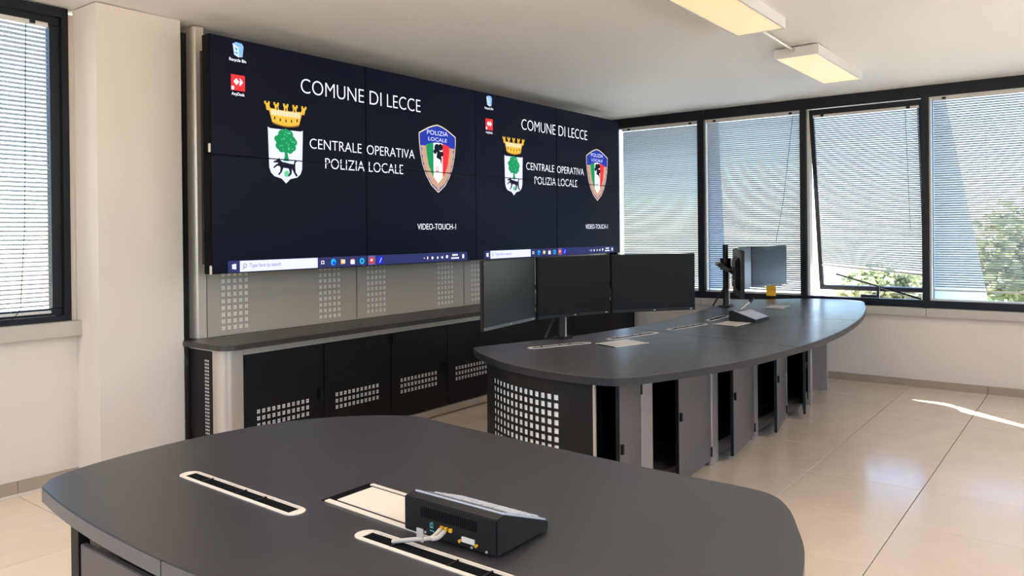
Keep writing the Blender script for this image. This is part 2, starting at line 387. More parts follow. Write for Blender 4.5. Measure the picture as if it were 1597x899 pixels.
# ------------------------------------------------------------------ venetian blinds
def slat_mesh(L, wdt, curve=0.0025):
    """slat centred, long axis x, width axis y"""
    bm = bmesh.new(); rows = []
    for k in range(5):
        t = k/4-0.5; rows.append((t*wdt, curve*(1-4*t*t)))
    for sgn, off in ((1, 0.0), (-1, -0.0005)):
        vs = [[bm.verts.new((x, y, z+off)) for y, z in rows] for x in (-L/2, L/2)]
        for k in range(4):
            f = (vs[0][k], vs[1][k], vs[1][k+1], vs[0][k+1]); bm.faces.new(f if sgn > 0 else f[::-1])
    me = bpy.data.meshes.new('slat'); bm.to_mesh(me); bm.free(); me.materials.append(M['slat'])
    for p in me.polygons: p.use_smooth = True
    return me
def blind(label, loc, rot, L, H, pitch, tilt, cords, wdt=0.025, slant=0.0, group=None, wand=None):
    """hangs down from loc; local x along the rail, local y towards the outside"""
    t = thing('venetian_blind', label, 'blind', loc); t.rotation_mode = 'XYZ'; t.rotation_euler = rot
    if group: t['group'] = group
    def lo(name, bm, m, **k): return obj(name, bm, m, t, world=False, **k)
    lo('head_rail', box(-L/2, L/2, -0.013, 0.013, -0.028, 0.0, 0.002), 'rail')
    for e in (-1, 1): lo('rail_bracket', box(e*(L/2-0.09)-0.016, e*(L/2-0.09)+0.016, -0.016, -0.013, -0.02, 0.001), 'blackp')
    me = slat_mesh(L-0.01, wdt); n = int((H-0.05)/pitch)
    for k in range(n):
        z = -0.042-k*pitch; f = (k/n)**3
        if slant and f*abs(slant) > 0.9*abs(slant): pass
        share('slat', me, t, (0, 0, z), (tilt+random.uniform(-0.02, 0.02), slant*max(0, (k/n-0.8)/0.2)/L, 0))
    zb = -0.042-n*pitch-0.006
    bm = box(-L/2, L/2, -0.012, 0.012, -0.016, 0.0, 0.003); bmesh.ops.transform(bm, matrix=Matrix.Translation((0, 0, zb)) @ Matrix.Rotation(slant/L, 4, 'Y'), verts=bm.verts[:]); lo('bottom_rail', bm, 'rail')
    for c in cords:
        bm = bmesh.new(); 
        for yy in (-0.0135, 0.0135): cyl(bm, (c, yy, -0.028), (c, yy, zb-0.004), 0.0009, 5)
        lo('ladder_cord', bm, 'cord')
    if wand:
        bm = bmesh.new(); tube(bm, [Vector(p) for p in wand], 0.0022, 6); lo('pull_cord', bm, 'monb')
    return t
HP = math.pi/2
# local +y must point outwards (+X world) -> rotate z by -90 deg : local x -> -Y
def rb(label, yc, L, H, tilt, cords, **k): return blind(label, (WX+0.0, yc, 2.722), (0, 0, -HP), L, H, 0.0215, tilt, cords, **k)
rb('grey white venetian blind nearest the display wall, fully lowered', (4.445+3.502)/2, 0.938, 1.90, math.radians(-48), (-0.36, -0.1, 0.33))
rb('lowered venetian blind with slanting pull cord, behind the grey monitors', (3.41+2.416)/2, 0.985, 1.89, math.radians(-46), (-0.33, 0.0, 0.36), wand=[(0.43, -0.02, -0.03), (0.33, -0.022, -0.9), (0.25, -0.024, -1.35)])
b3 = blind('raised crooked venetian blind hung on the tilted open window sash', (WX-0.020, 1.815, 2.668), (0, 0, 0), 0.945, 1.60, 0.0212, math.radians(-50), (-0.34, -0.03, 0.30), slant=0.085, wand=[(0.36, -0.02, -0.03), (0.36, -0.022, -1.2)])
b3.rotation_mode = 'QUATERNION'; b3.rotation_quaternion = (Matrix.Rotation(-SA, 4, 'Y') @ Matrix.Rotation(-HP, 4, 'Z')).to_quaternion()
rb('bluish venetian blind at the right edge, stopping just above the frame', 0.742, 0.98, 1.80, math.radians(-31), (-0.43, -0.08, 0.36))
rb('venetian blind beyond the right edge of the view', -0.35, 0.98, 1.80, math.radians(-24), (-0.4, 0.0, 0.4))
blind('bright venetian blind in the left window beside the column', (1.365, WY-0.012, 2.79), (0, 0, 0), 1.46, 1.745, 0.0262, math.radians(-22), (0.24, 0.5, -0.5), wdt=0.03,
      wand=[(0.60, -0.02, -0.03), (0.58, -0.022, -1.2), (0.55, -0.024, -1.70), (0.53, -0.026, -1.73), (0.50, -0.03, -1.76), (0.46, -0.03, -1.78)])

# ------------------------------------------------------------------ ceiling lamps
def lamp(x0, x1, label, y0=1.60, y1=1.915, group='rectangular ceiling lamps', bright=True, k=1.0):
    zt = ceil_z((x0+x1)/2)-0.003; zb = zt-0.072
    t = thing('ceiling_lamp', label, 'lamp', ((x0+x1)/2, (y0+y1)/2, zt), group=group)
    bm = bmesh.new()
    bx(bm, x0, x1, y0, y0+0.012, zb, zt); bx(bm, x0, x1, y1-0.012, y1, zb, zt); bx(bm, x0, x0+0.012, y0+0.012, y1-0.012, zb, zt); bx(bm, x1-0.012, x1, y0+0.012, y1-0.012, zb, zt)
    bx(bm, x0+0.012, x1-0.012, y0+0.012, y1-0.012, zt-0.02, zt)
    obj('housing', bm, 'lampbody', t)
    obj('diffuser', box(x0+0.014, x1-0.014, y0+0.014, y1-0.014, zb+0.004, zb+0.010), 'lampem', t)
    if not bright: return t
    ld = bpy.data.lights.new('added_fill_light', 'AREA'); ld.shape = 'RECTANGLE'; ld.size = x1-x0-0.04; ld.size_y = y1-y0-0.04; ld.energy = LAMP_E*k; ld.color = (1.0, 0.90, 0.78)  # only the added lamps outside the view carry this light
    lo = bpy.data.objects.new('added_fill_light', ld); COL.objects.link(lo); lo.parent = t; lo.location = (0, 0, zb-zt-0.004)
    return t
la = lamp(6.10, 7.43, 'shorter looking white ceiling lamp nearer the blinds', bright=False)
lb = lamp(3.95, 5.29, 'white ceiling lamp cut off by the top edge', 1.585, 1.90, bright=False)
bm = bmesh.new(); cyl(bm, (5.292, 1.765, 2.845), (6.098, 1.775, 2.838), 0.011, 12); o = obj('linking_tube', bm, 'silver', la, smooth=True)
lamp(1.2, 2.6, 'added fill lamp above the viewer, outside the view', 1.585, 1.90, k=0.65)  # this lamp and those below are added, unseen, to brighten the room
lamp(1.2, 2.6, 'added fill lamp behind the viewer', -1.6, -1.285)
lamp(4.2, 5.6, 'added fill lamp to the right, outside the view', -1.6, -1.285)
lamp(-1.7, -0.3, 'added fill lamp by the left window brightening the column, outside the view', 4.1, 4.415, k=1.7)
lamp(-1.7, -0.3, 'added fill lamp left of the viewer', 1.0, 1.315, k=0.55)
lamp(4.6, 6.0, 'added fill lamp near the front wall, outside the view', -3.2, -2.885)

# ------------------------------------------------------------------ perforated metal cladding behind the display wall
YC = 4.62; CZ = 0.826
clt = thing('wall_cladding', 'champagne metal wall cladding with square perforations below the display wall', 'cladding', (5.6, YC+0.1, CZ))
for k in range(4):
    x0 = 2.985+1.36*k; wd = 1.352
    xa = holes(3.108+1.36*k-x0, 0.0465, 5, 0.0255, 0.0009); xb = holes(3.966+1.36*k-x0 + (0.0 if k == 0 else 0.02), 0.0465, 5, 0.0255, 0.0009)
    zz = holes(0.05, 0.0455, 24, 0.0255, 0.0009)
    pn = obj('cladding_panel', perf(wd, 2.02, 0.0015, [(xa, zz), (xb, zz)], lambda x, d, z: (x0+x, YC+d, CZ+z)), 'clad', clt)
    for g in (xa, xb): obj('backing_sheet', box(x0+g[0][0]-0.01, x0+g[-1][1]+0.01, YC+0.0018, YC+0.012, CZ+0.03, CZ+1.2), 'holeb', pn)
# rounded end post
poly = [(2.90, 4.90), (2.90, 4.66), (2.905, 4.635), (2.92, 4.62), (2.976, 4.615), (2.976, 4.90)]
obj('end_post', prism(poly, CZ, ceil_z(2.9)-0.012), 'silver', clt, smooth=True)
obj('shadow_gap_strip', box(2.808, 2.899, 4.70, 4.90, CZ, 2.85), 'black', clt)  # black plate stands in for the dark shadow gap beside the post

# ------------------------------------------------------------------ display wall
YV, XV, ZV, PW, PH = 4.2553, 2.7856, 1.2642, 1.32271, 0.7461
def flat(name, polys, m, parent, layer=1, kind=None, label=None, circ=None):
    bm = bmesh.new(); y = YV-0.0003*layer
    for p in polys:
        vs = [bm.verts.new((OX+a, y, ZV+b)) for a, b in p]; bm.faces.new(vs)
    bmesh.ops.triangulate(bm, faces=bm.faces[:])
    return obj(name, bm, m, parent, label=label, kind=kind)
def rect(a, b, c, d): return [(a, b), (c, b), (c, d), (a, d)]
def disc(u, v, r, n=14, ry=None): ry = ry or r; return [(u+r*math.cos(2*math.pi*i/n), v+ry*math.sin(2*math.pi*i/n)) for i in range(n)]
def lettering(txt, u0, v0, wd, ht, m, parent, layer=1, weight=0.0, shear=0.0):
    bm = text_bm(txt, wd, ht, weight)
    for v in bm.verts: v.co = Vector((OX+u0+v.co.x+shear*v.co.y, YV-0.0003*layer, ZV+v0+v.co.y))
    return obj('lettering', bm, m, parent)
def video_wall(idx, label):
    global OX
    OX = XV+2*PW*idx
    t = thing('video_wall', label, 'display', (OX+PW, YV+0.1, ZV))
    for i in range(2):
        for j in range(2):
            p = obj('display_panel', box(OX+i*PW+0.0015, OX+(i+1)*PW-0.0015, YV+0.004, YV+0.085, ZV+j*PH+0.0015, ZV+(j+1)*PH-0.0015, 0.001), 'bezel', t)
            obj('screen_surface', box(OX+i*PW+0.004, OX+(i+1)*PW-0.004, YV, YV+0.0039, ZV+j*PH+0.004, ZV+(j+1)*PH-0.004), 'screen', p)
            obj('wall_bracket', box(OX+i*PW+0.25, OX+i*PW+1.0, YV+0.086, YC-0.002, ZV+j*PH+0.2, ZV+j*PH+0.5), 'black', p)
    for nm, r in (('bezel_seam', (PW-0.0035, 0, PW+0.0035, 2*PH)), ('bezel_seam', (0, PH-0.0035, 2*PW, PH+0.0035))):
        obj(nm, box(OX+r[0], OX+r[2], YV-0.0030, YV-0.0002, ZV+r[1], ZV+r[3]), 'bezel', t)
    if idx == 0:
        for v in (0.02, PH+0.03): obj('corner_clip', box(OX-0.012, OX-0.0002, YV-0.003, YV+0.012, ZV+v-0.02, ZV+v+0.035, 0.003), 'ivory', t)
        bm = bmesh.new(); bx(bm, OX+0.012, OX+0.06, YV+0.0875, YV+0.125, ZV+0.06, ZV+1.40)
        for z in (0.2, 0.5, 0.9, 1.25): bx(bm, OX+0.004, OX+0.012, YV+0.092, YV+0.112, ZV+z, ZV+z+0.07)
        obj('mounting_frame', bm, 'blackp', t)
    for wd_, u0_, u1_ in (('COMUNE', 0.711, 1.306), ('DI', 1.366, 1.490), ('LECCE', 1.551, 1.933)): lettering(wd_, u0_, 1.217, u1_-u0_, 0.100, 'g_white', t, weight=-0.014)
    for wd_, u0_, u1_, v_, h_ in (('CENTRALE', 0.784, 1.277, 0.840, 0.070), ('OPERATIVA', 1.331, 1.857, 0.838, 0.070), ('POLIZIA', 0.923, 1.304, 0.708, 0.074), ('LOCALE', 1.350, 1.723, 0.708, 0.074)): lettering(wd_, u0_, v_, u1_-u0_, h_, 'g_white', t, weight=-0.012)
    lettering('VIDEO-TOUCH-1', 1.883, 0.272, 0.483, 0.048, 'g_white', t, weight=-0.004)
    # desktop icons
    ic = flat('bin_icon', [[(0.167, 1.46), (0.208, 1.44), (0.210, 1.375), (0.178, 1.388)], [(0.208, 1.44), (0.248, 1.452), (0.240, 1.382), (0.210, 1.375)]], 'g_lav', t)
    flat('bin_side', [[(0.212, 1.438), (0.246, 1.450), (0.239, 1.384), (0.213, 1.378)]], 'g_sky', ic, 2)
    flat('bin_rim', [[(0.172, 1.458), (0.19, 1.470), (0.235, 1.466), (0.246, 1.453), (0.208, 1.442)]], 'g_sky', ic, 3)
    flat('recycling_mark', [[(0.181, 1.436), (0.201, 1.432), (0.202, 1.416), (0.187, 1.420)], [(0.180, 1.410), (0.204, 1.405), (0.203, 1.393), (0.186, 1.398)]], 'g_cyan', ic, 3)
    lettering('Recycle Bin', 0.141, 1.340, 0.126, 0.026, 'g_white', t, weight=0.01)
    ic = flat('app_icon', [rect(0.152, 1.162, 0.256, 1.262)], 'g_red', t)
    flat('icon_diamond', [[(0.170, 1.218), (0.192, 1.240), (0.214, 1.218), (0.192, 1.196)], [(0.214, 1.240), (0.222, 1.240), (0.242, 1.218), (0.222, 1.196), (0.214, 1.196), (0.232, 1.218)]], 'g_white', ic, 2)
    flat('shortcut_mark', [rect(0.155, 1.165, 0.174, 1.188)], 'g_white', ic, 2)
    lettering('AnyDesk', 0.155, 1.124, 0.098, 0.026, 'g_white', t, weight=0.01)
    # town arms: mural crown over a shield with tree and wolf
    cr = flat('town_arms', [[(0.431, 0.956), (0.45, 0.948), (0.555, 0.948), (0.576, 0.956), (0.597, 0.948), (0.705, 0.948), (0.724, 0.956), (0.716, 0.90), (0.714, 0.69), (0.70, 0.655), (0.672, 0.632), (0.612, 0.618), (0.576, 0.587), (0.54, 0.618), (0.48, 0.632), (0.453, 0.655), (0.439, 0.69), (0.437, 0.90)]], 'g_lav', t)
    cw = lambda u, v: (0.580+(u-0.580)*(1+0.28*(v-0.985)/0.13), v+0.03*((u-0.58)/0.13)**2*0.5)
    band = [(0.468+0.0224*i, 0.985+0.018*((i-5)/5)**2-0.014) for i in range(11)]
    top = [(0.437+0.0286*i, 1.076+0.008*((i-5)/5)**2) for i in range(11)]
    body = band+top[::-1]; quads = [[band[i], band[i+1], top[i+1], top[i]] for i in range(10)]
    flat('crown_body', quads, 'g_gold', cr, 1)
    tw = []
    for c in (0.440, 0.508, 0.580, 0.652, 0.722):
        k = (c-0.58)*0.16
        tw += [[(c-0.016, 1.065), (c+0.016, 1.065), (c+k*0.6+0.016, 1.112), (c+k*0.6-0.016, 1.112)], [(c+k*0.6-0.022, 1.105), (c+k*0.6-0.008, 1.105), (c+k*0.6-0.008, 1.124), (c+k*0.6-0.022, 1.124)], [(c+k*0.6+0.008, 1.105), (c+k*0.6+0.022, 1.105), (c+k*0.6+0.022, 1.124), (c+k*0.6+0.008, 1.124)]]
    flat('crown_tower', tw, 'g_gold', cr, 2)
    flat('crown_wall', [[(0.458+0.0244*i, 1.038), (0.458+0.0244*i+0.021, 1.038), (0.456+0.0248*i+0.021, 1.074), (0.456+0.0248*i, 1.074)] for i in range(10)], 'g_cream', cr, 3)
    flat('crown_opening', [rect(c-0.004, 1.074, c+0.005, 1.094) for c in (0.508, 0.580, 0.652)]+[rect(c-0.005, 0.999+0.012*((c-0.58)/0.1)**2, c+0.005, 1.018+0.012*((c-0.58)/0.1)**2) for c in (0.487, 0.533, 0.580, 0.627, 0.674)], 'g_dark', cr, 4)
    flat('crown_rim', [[(0.470+0.022*i, 0.966+0.016*((i-5)/5)**2), (0.470+0.022*(i+1), 0.966+0.016*((i-4)/5)**2), (0.470+0.022*(i+1), 0.974+0.018*((i-4)/5)**2), (0.470+0.022*i, 0.974+0.018*((i-5)/5)**2)] for i in range(10)], 'g_golddark', cr, 3)
    rnd = random.Random(3)
    blobs = [disc(0.576+a, 0.868+b, r, 11) for a, b, r in ((0, 0, 0.05), (-0.05, 0.01, 0.036), (0.052, 0.005, 0.038), (-0.03, 0.045, 0.034), (0.03, 0.048, 0.034), (0, 0.062, 0.026), (-0.06, -0.03, 0.025), (0.06, -0.035, 0.027), (-0.035, -0.045, 0.03), (0.035, -0.05, 0.03), (0, -0.045, 0.032), (-0.075, 0.015, 0.02), (0.078, 0.0, 0.02))]
    for i, b in enumerate(blobs): flat('tree_crown', [b], 'g_green', cr, 2+0.15*i)
    flat('tree_trunk', [[(0.568, 0.82), (0.585, 0.82), (0.588, 0.755), (0.604, 0.738), (0.556, 0.738), (0.566, 0.755)]], 'g_green', cr, 1.8)
    flat('tree_leaf_fleck', [[(u, v), (u+0.012, v+0.005), (u+0.004, v+0.012)] for u, v in [(0.576+rnd.uniform(-.07, .07), 0.865+rnd.uniform(-.06, .07)) for _ in range(26)]], 'g_green2', cr, 5)  # light green leaf flecks drawn on the emblem's tree
    wolf = [[(0.528, 0.728), (0.56, 0.730), (0.61, 0.722), (0.645, 0.720), (0.655, 0.700), (0.64, 0.686), (0.60, 0.688), (0.56, 0.692), (0.53, 0.688)],
            [(0.500, 0.738), (0.512, 0.746), (0.520, 0.758), (0.527, 0.744), (0.550, 0.728), (0.535, 0.690), (0.518, 0.702), (0.510, 0.720)], [(0.472, 0.730), (0.505, 0.742), (0.514, 0.724), (0.478, 0.722)],
            [(0.535, 0.706), (0.500, 0.700), (0.478, 0.684), (0.470, 0.690), (0.495, 0.712), (0.530, 0.722)], [(0.532, 0.694), (0.556, 0.694), (0.540, 0.660), (0.518, 0.640), (0.508, 0.646), (0.526, 0.664)],
            [(0.618, 0.702), (0.655, 0.704), (0.658, 0.668), (0.676, 0.644), (0.662, 0.636), (0.642, 0.662)], [(0.598, 0.692), (0.626, 0.692), (0.624, 0.654), (0.602, 0.634), (0.592, 0.641), (0.608, 0.660)],
            [(0.640, 0.714), (0.646, 0.738), (0.664, 0.750), (0.668, 0.740), (0.656, 0.730), (0.656, 0.704)]]
    for i, wp in enumerate(wolf): flat('wolf', [wp], 'g_dark', cr, 2.2+0.12*i)
    flat('root_mark', [disc(0.583, 0.652, 0.024, 10, 0.022)], 'g_green2', cr, 2.0)
    # police badge
    def shield(k, c=(2.142, 0.87)):
        P = [(2.142, 1.139), (2.20, 1.128), (2.26, 1.108), (2.32, 1.082), (2.374, 1.056), (2.374, 1.00), (2.362, 0.90), (2.335, 0.80), (2.29, 0.71), (2.23, 0.635), (2.142, 0.575)]
        P = P+[(2*2.142-a, b) for a, b in P[-2:0:-1]]
        return [(c[0]+(a-c[0])*k, c[1]+(b-c[1])*k) for a, b in P]
    bd = flat('police_badge', [shield(1.0)], 'g_cream', t)
    flat('badge_outline', [shield(0.965)], 'g_blue', bd, 2); 
    flat('badge_rim', [[p for p in shield(0.935)]], 'g_brown', bd, 3)
    flat('badge_header', [[p for p in clip(shield(0.965), (3, 0.955), (0, 0.955))][:] if False else [p for p in clip(shield(0.965), (0, 0.955), (3, 0.955))]], 'g_blue', bd, 4)
    inner = [(1.995, 0.965), (2.07, 0.984), (2.142, 0.990), (2.214, 0.984), (2.289, 0.965), (2.285, 0.90), (2.262, 0.80), (2.215, 0.72), (2.142, 0.655), (2.069, 0.72), (2.022, 0.80), (1.999, 0.90)]
    flat('badge_field', [inner], 'g_white', bd, 5)
    flat('badge_green', [clip(inner, (2.085, 0), (2.085, 2))], 'g_green', bd, 6)
    flat('badge_red', [clip(inner, (2.199, 2), (2.199, 0))], 'g_red', bd, 6)
    flat('badge_emblem', [disc(2.13, 0.945, 0.036, 10), disc(2.175, 0.955, 0.030, 10), disc(2.155, 0.90, 0.026, 8), disc(2.105, 0.915, 0.022, 8), disc(2.190, 0.90, 0.022, 8), [(2.13, 0.915), (2.165, 0.925), (2.190, 0.86), (2.182, 0.80), (2.168, 0.85), (2.12, 0.865)]][:1], 'g_dark', bd, 7)
    for i, pz in enumerate((disc(2.175, 0.955, 0.030, 10), disc(2.155, 0.90, 0.026, 8), disc(2.105, 0.915, 0.022, 8), disc(2.190, 0.90, 0.022, 8), [(2.13, 0.915), (2.165, 0.925), (2.190, 0.86), (2.182, 0.80), (2.168, 0.85), (2.12, 0.865)])): flat('badge_emblem', [pz], 'g_dark', bd, 7.2+0.2*i)
    flat('badge_tower', [rect(2.112, 0.755, 2.122, 0.80), rect(2.138, 0.755, 2.148, 0.80), rect(2.112, 0.75, 2.148, 0.762)], 'g_brown', bd, 7)
    flat('badge_rim_mark', [[(2.142+s*a, b), (2.142+s*(a+0.018), b+0.01), (2.142+s*(a+0.006), b-0.018)] for s in (-1, 1) for a, b in ((0.19, 0.93), (0.187, 0.87), (0.17, 0.81), (0.15, 0.75), (0.11, 0.69), (0.05, 0.635), (0.02, 0.62))], 'g_blue', bd, 5)
    lettering('POLIZIA', 2.008, 1.050, 0.262, 0.037, 'g_lav', bd, 7); lettering('LOCALE', 2.022, 1.000, 0.236, 0.030, 'g_lav', bd, 7.5)
    # taskbar
    tb = flat('taskbar', [rect(0.114, 0.006, 2.516, 0.080)], 'g_bar', t)
    flat('search_box', [rect(0.202, 0.008, 0.843, 0.078)], 'g_lav', tb, 2)
    lettering('Type here to search', 0.275, 0.026, 0.25, 0.034, 'g_txt', tb, 3)
    lo = disc(0.240, 0.046, 0.014, 12); li = disc(0.240, 0.046, 0.010, 12)
    flat('magnifier', [[lo[i], lo[(i+1) % 12], li[(i+1) % 12], li[i]] for i in range(12)]+[[(0.222, 0.024), (0.226, 0.022), (0.236, 0.034), (0.232, 0.036)]], 'g_txt', tb, 3)
    flat('start_logo', [rect(0.144, 0.044, 0.157, 0.057), rect(0.159, 0.044, 0.174, 0.060), rect(0.144, 0.029, 0.157, 0.042), rect(0.159, 0.026, 0.174, 0.042)], 'g_white', tb, 2)
    flat('task_view', [rect(0.875, 0.030, 0.880, 0.056), rect(0.897, 0.030, 0.902, 0.056), rect(0.875, 0.052, 0.902, 0.056), rect(0.875, 0.034, 0.902, 0.037)], 'g_white', tb, 2)
    flat('browser_icon', [disc(0.988, 0.043, 0.024, 14)], 'g_cyan', tb, 2); flat('browser_swirl', [disc(0.994, 0.036, 0.012, 10)], 'g_pblue', tb, 3)
    flat('folder_icon', [rect(1.060, 0.028, 1.100, 0.058)], 'g_cream', tb, 2); flat('folder_tab', [rect(1.060, 0.026, 1.082, 0.036), rect(1.060, 0.052, 1.078, 0.062)], 'g_gold', tb, 3)
    flat('store_icon', [rect(1.154, 0.022, 1.194, 0.054)], 'g_white', tb, 2); flat('store_handle', [rect(1.164, 0.054, 1.184, 0.064), rect(1.160, 0.030, 1.188, 0.034)], 'g_red', tb, 3)
    ro = disc(1.269, 0.041, 0.024, 14); ri = disc(1.269, 0.041, 0.010, 14)
    flat('ring_icon', [[ro[i], ro[(i+1) % 14], ri[(i+1) % 14], ri[i]] for i in range(14)], 'g_cyan', tb, 2)
    flat('open_app', [rect(1.328, 0.008, 1.408, 0.078)], 'g_txt', tb, 2); flat('open_app_icon', [disc(1.368, 0.042, 0.026, 14)], 'g_red', tb, 3); flat('open_app_mark', [[(1.352, 0.042), (1.368, 0.056), (1.380, 0.048), (1.366, 0.034)]], 'g_white', tb, 4)
    flat('blue_app_icon', [rect(1.432, 0.016, 1.482, 0.070)], 'g_pblue', tb, 2); flat('blue_app_mark', [[(1.45, 0.026), (1.455, 0.022), (1.474, 0.056), (1.468, 0.058)]], 'g_lav', tb, 3)
    flat('tray_icon', [[(1.95, 0.038), (1.97, 0.038), (1.96, 0.046)], rect(1.995, 0.030, 2.006, 0.052), disc(2.06, 0.040, 0.012, 8), disc(2.125, 0.040, 0.010, 8), [(2.17, 0.034), (2.18, 0.034), (2.192, 0.028), (2.192, 0.054), (2.18, 0.046), (2.17, 0.046)], disc(2.245, 0.044, 0.014, 8), rect(2.448, 0.026, 2.472, 0.058)], 'g_white', tb, 2)
    flat('clock_marks', [rect(2.315+0.015*k, 0.049, 2.326+0.015*k, 0.063) for k in range(5)]+[rect(2.300+0.0132*k, 0.024, 2.310+0.0132*k, 0.036) for k in range(8)], 'g_white', tb, 2)
    return t
video_wall(0, 'left four-panel video wall with town arms and police badge, beside the metal post')
video_wall(1, 'right four-panel video wall with town arms and police badge, next to the blinds')

# ------------------------------------------------------------------ credenza under the display wall
YF = 4.231
ct = thing('credenza_counter', 'long dark counter with silver metal frame and rounded corner under the display wall', 'counter', (5.6, 4.5, 0.0))
poly = [(8.385, 4.61), (2.795, 4.61), (2.795, 4.24)]+[(2.795+0.09-0.09*math.cos(a), 4.24-0.09*math.sin(a)) for a in [math.pi/2*k/8 for k in range(1, 9)]]+[(8.385, 4.15)]
obj('countertop', prism(poly[::-1], 0.792, 0.826, 0.003), 'lamc', ct)
poly = [(2.83+0.08-0.08*math.cos(a), YF+0.078-0.08*math.sin(a)) for a in [math.pi/2*k/10 for k in range(11)]]
poly = [(2.83, YF+0.10)]+poly+[(2.985, YF-0.002), (2.985, YF+0.03), (2.92, YF+0.03), (2.86, YF+0.10)]
obj('corner_post', prism(poly[::-1], 0.0, 0.790), 'silver', ct, smooth=True)
bm = box(2.987, 8.345, YF-0.004, YF+0.03, 0.744, 0.790); bx(bm, 2.835, 2.86, YF+0.10, 4.60, 0.776, 0.790); obj('top_rail', bm, 'silver', ct)
obj('bottom_rail', box(2.987, 8.345, YF-0.004, YF+0.05, 0.012, 0.068), 'silver', ct)
zz = holes(0.16, 0.022, 26, 0.013); xx = [(0.17, 0.181), (0.187, 0.198), (0.204, 0.215)]
sp = obj('side_panel', perf(0.27, 0.775, 0.0015, [(xx, zz)], lambda x, d, z: (2.838+d, 4.60-x, z)), 'black', ct)
obj('backing_sheet', box(2.8398, 2.85, 4.36, 4.45, 0.1, 0.76), 'holeb', sp)
obj('side_frame', box(2.838, 2.86, 4.60, 4.615, 0, 0.776), 'black', ct)
obj('end_side', box(8.356, 8.370, YF+0.0, 4.6, 0.0, 0.79), 'black', ct)
CW = 0.6706
for u in range(4):
    x0 = 2.987+2*CW*u
    names = ('black double-door cabinet at the silver rounded corner post', 'black double-door cabinet second from the rounded corner post', 'black double-door cabinet behind the nearest monitor of the curved desk', 'black double-door cabinet at the far end nearest the windows')
    c = thing('cabinet', names[u], 'cabinet', (x0+CW, 4.42, 0.07), group='black cabinets under the display wall')
    bm = bmesh.new(); x1 = x0+2*CW-0.002
    bx(bm, x0, x0+0.012, YF+0.055, 4.58, 0.07, 0.742); bx(bm, x1-0.012, x1, YF+0.055, 4.58, 0.07, 0.742); bx(bm, x0+0.012, x1-0.012, 4.56, 4.58, 0.07, 0.742); bx(bm, x0+0.012, x1-0.012, YF+0.055, 4.56, 0.07, 0.082)
    obj('carcass', bm, 'black', c)
    for d in range(2):
        a = x0+d*CW+0.003; wd = CW-0.007
        hx = holes(3.1005-2.987 if d == 0 else 0.115, 0.0405, 11, 0.0235, 0.0008); hz = holes(0.262-0.075-0.012+0.02, 0.045, 3, 0.0265, 0.0008)
        dr = obj('door', perf(wd, 0.662, 0.0015, [(hx, hz)], lambda x, dd, z: (a+x, YF+0.004+dd, 0.078+z)), 'black', c)
        obj('backing_sheet', box(a+hx[0][0]-0.01, a+hx[-1][1]+0.01, YF+0.0058, YF+0.018, 0.078+hz[0][0]-0.01, 0.078+hz[-1][1]+0.01), 'holeb', dr)
        if d == 0:
            bm = box(a+wd-0.058, a+wd-0.028, YF-0.012, YF+0.004, 0.355, 0.435, 0.005); bx(bm, a+wd-0.050, a+wd-0.036, YF-0.02, YF-0.012, 0.375, 0.425)
            obj('handle', bm, 'blackp', dr)
        hx_ = a+0.004 if d == 0 else a+wd-0.012
        obj('hinge', box(hx_, hx_+0.008, YF-0.008, YF+0.004, 0.665, 0.725, 0.002), 'blackp', dr)

# ------------------------------------------------------------------ desks
ZD = 0.81; KD = (1.50573-ZD)/(1.50573-0.80); TH = 0.040
def sc(pts): return [(a*KD, b*KD) for a, b in pts]
def slot(desk, a, b, wd, label=None, open_=True, top=ZD):
    """oblong cable slot with cream end caps, rim and a black plate painting the shaded trough; a, b ends of the centre line"""
    A, B = Vector((*a, 0)), Vector((*b, 0)); L = (B-A).length; c = (A+B)/2; ang = math.atan2((B-A).y, (B-A).x)
    mw = Matrix.Translation((c.x, c.y, 0)) @ Matrix.Rotation(ang, 4, 'Z')
    bm = bmesh.new(); r = wd/2; z0, z1 = top+0.0003, top+0.0022; cut = L/2-r*0.9
    for s in (-1, 1):
        arc = [(s*(cut+ (L/2-cut)*math.cos(t)), r*math.sin(t)*s) for t in [(-math.pi/2+math.pi*k/10) for k in range(11)]]
        pb = prism(arc, z0, z1); me = bpy.data.meshes.new('tmp'); pb.to_mesh(me); pb.free(); bm.from_mesh(me); bpy.data.meshes.remove(me)
    for s in (-1, 1): bx(bm, -cut, cut, min(s*r, s*(r-wd*0.2)), max(s*r, s*(r-wd*0.2)), z0, z1+0.0004)
    bm.transform(mw)
    fr = obj('cable_slot', bm, 'ivory', desk, label=label)
    bm = box(-cut+0.002, cut-0.002, -r+wd*0.2, r-wd*0.2, z0-0.0001, z0+0.0006); bm.transform(mw); obj('slot_dark_plate', bm, 'void', fr)  # flat black plate on the worktop paints the shade of a trough
    for k in (-0.62, 0.05, 0.42):
        bm = box(k*cut-0.002, k*cut+0.002, -r+wd*0.18, r-wd*0.2, z0+0.0006, z1+0.002); bm.transform(mw); obj('brush_clip', bm, 'blackp', fr)
    bm = bmesh.new(); bx(bm, -cut, cut, r-wd*0.16, r-wd*0.12, z1+0.0004, z1+0.0012); bm.transform(mw); obj('slot_lip', bm, 'silver', fr)
    return fr
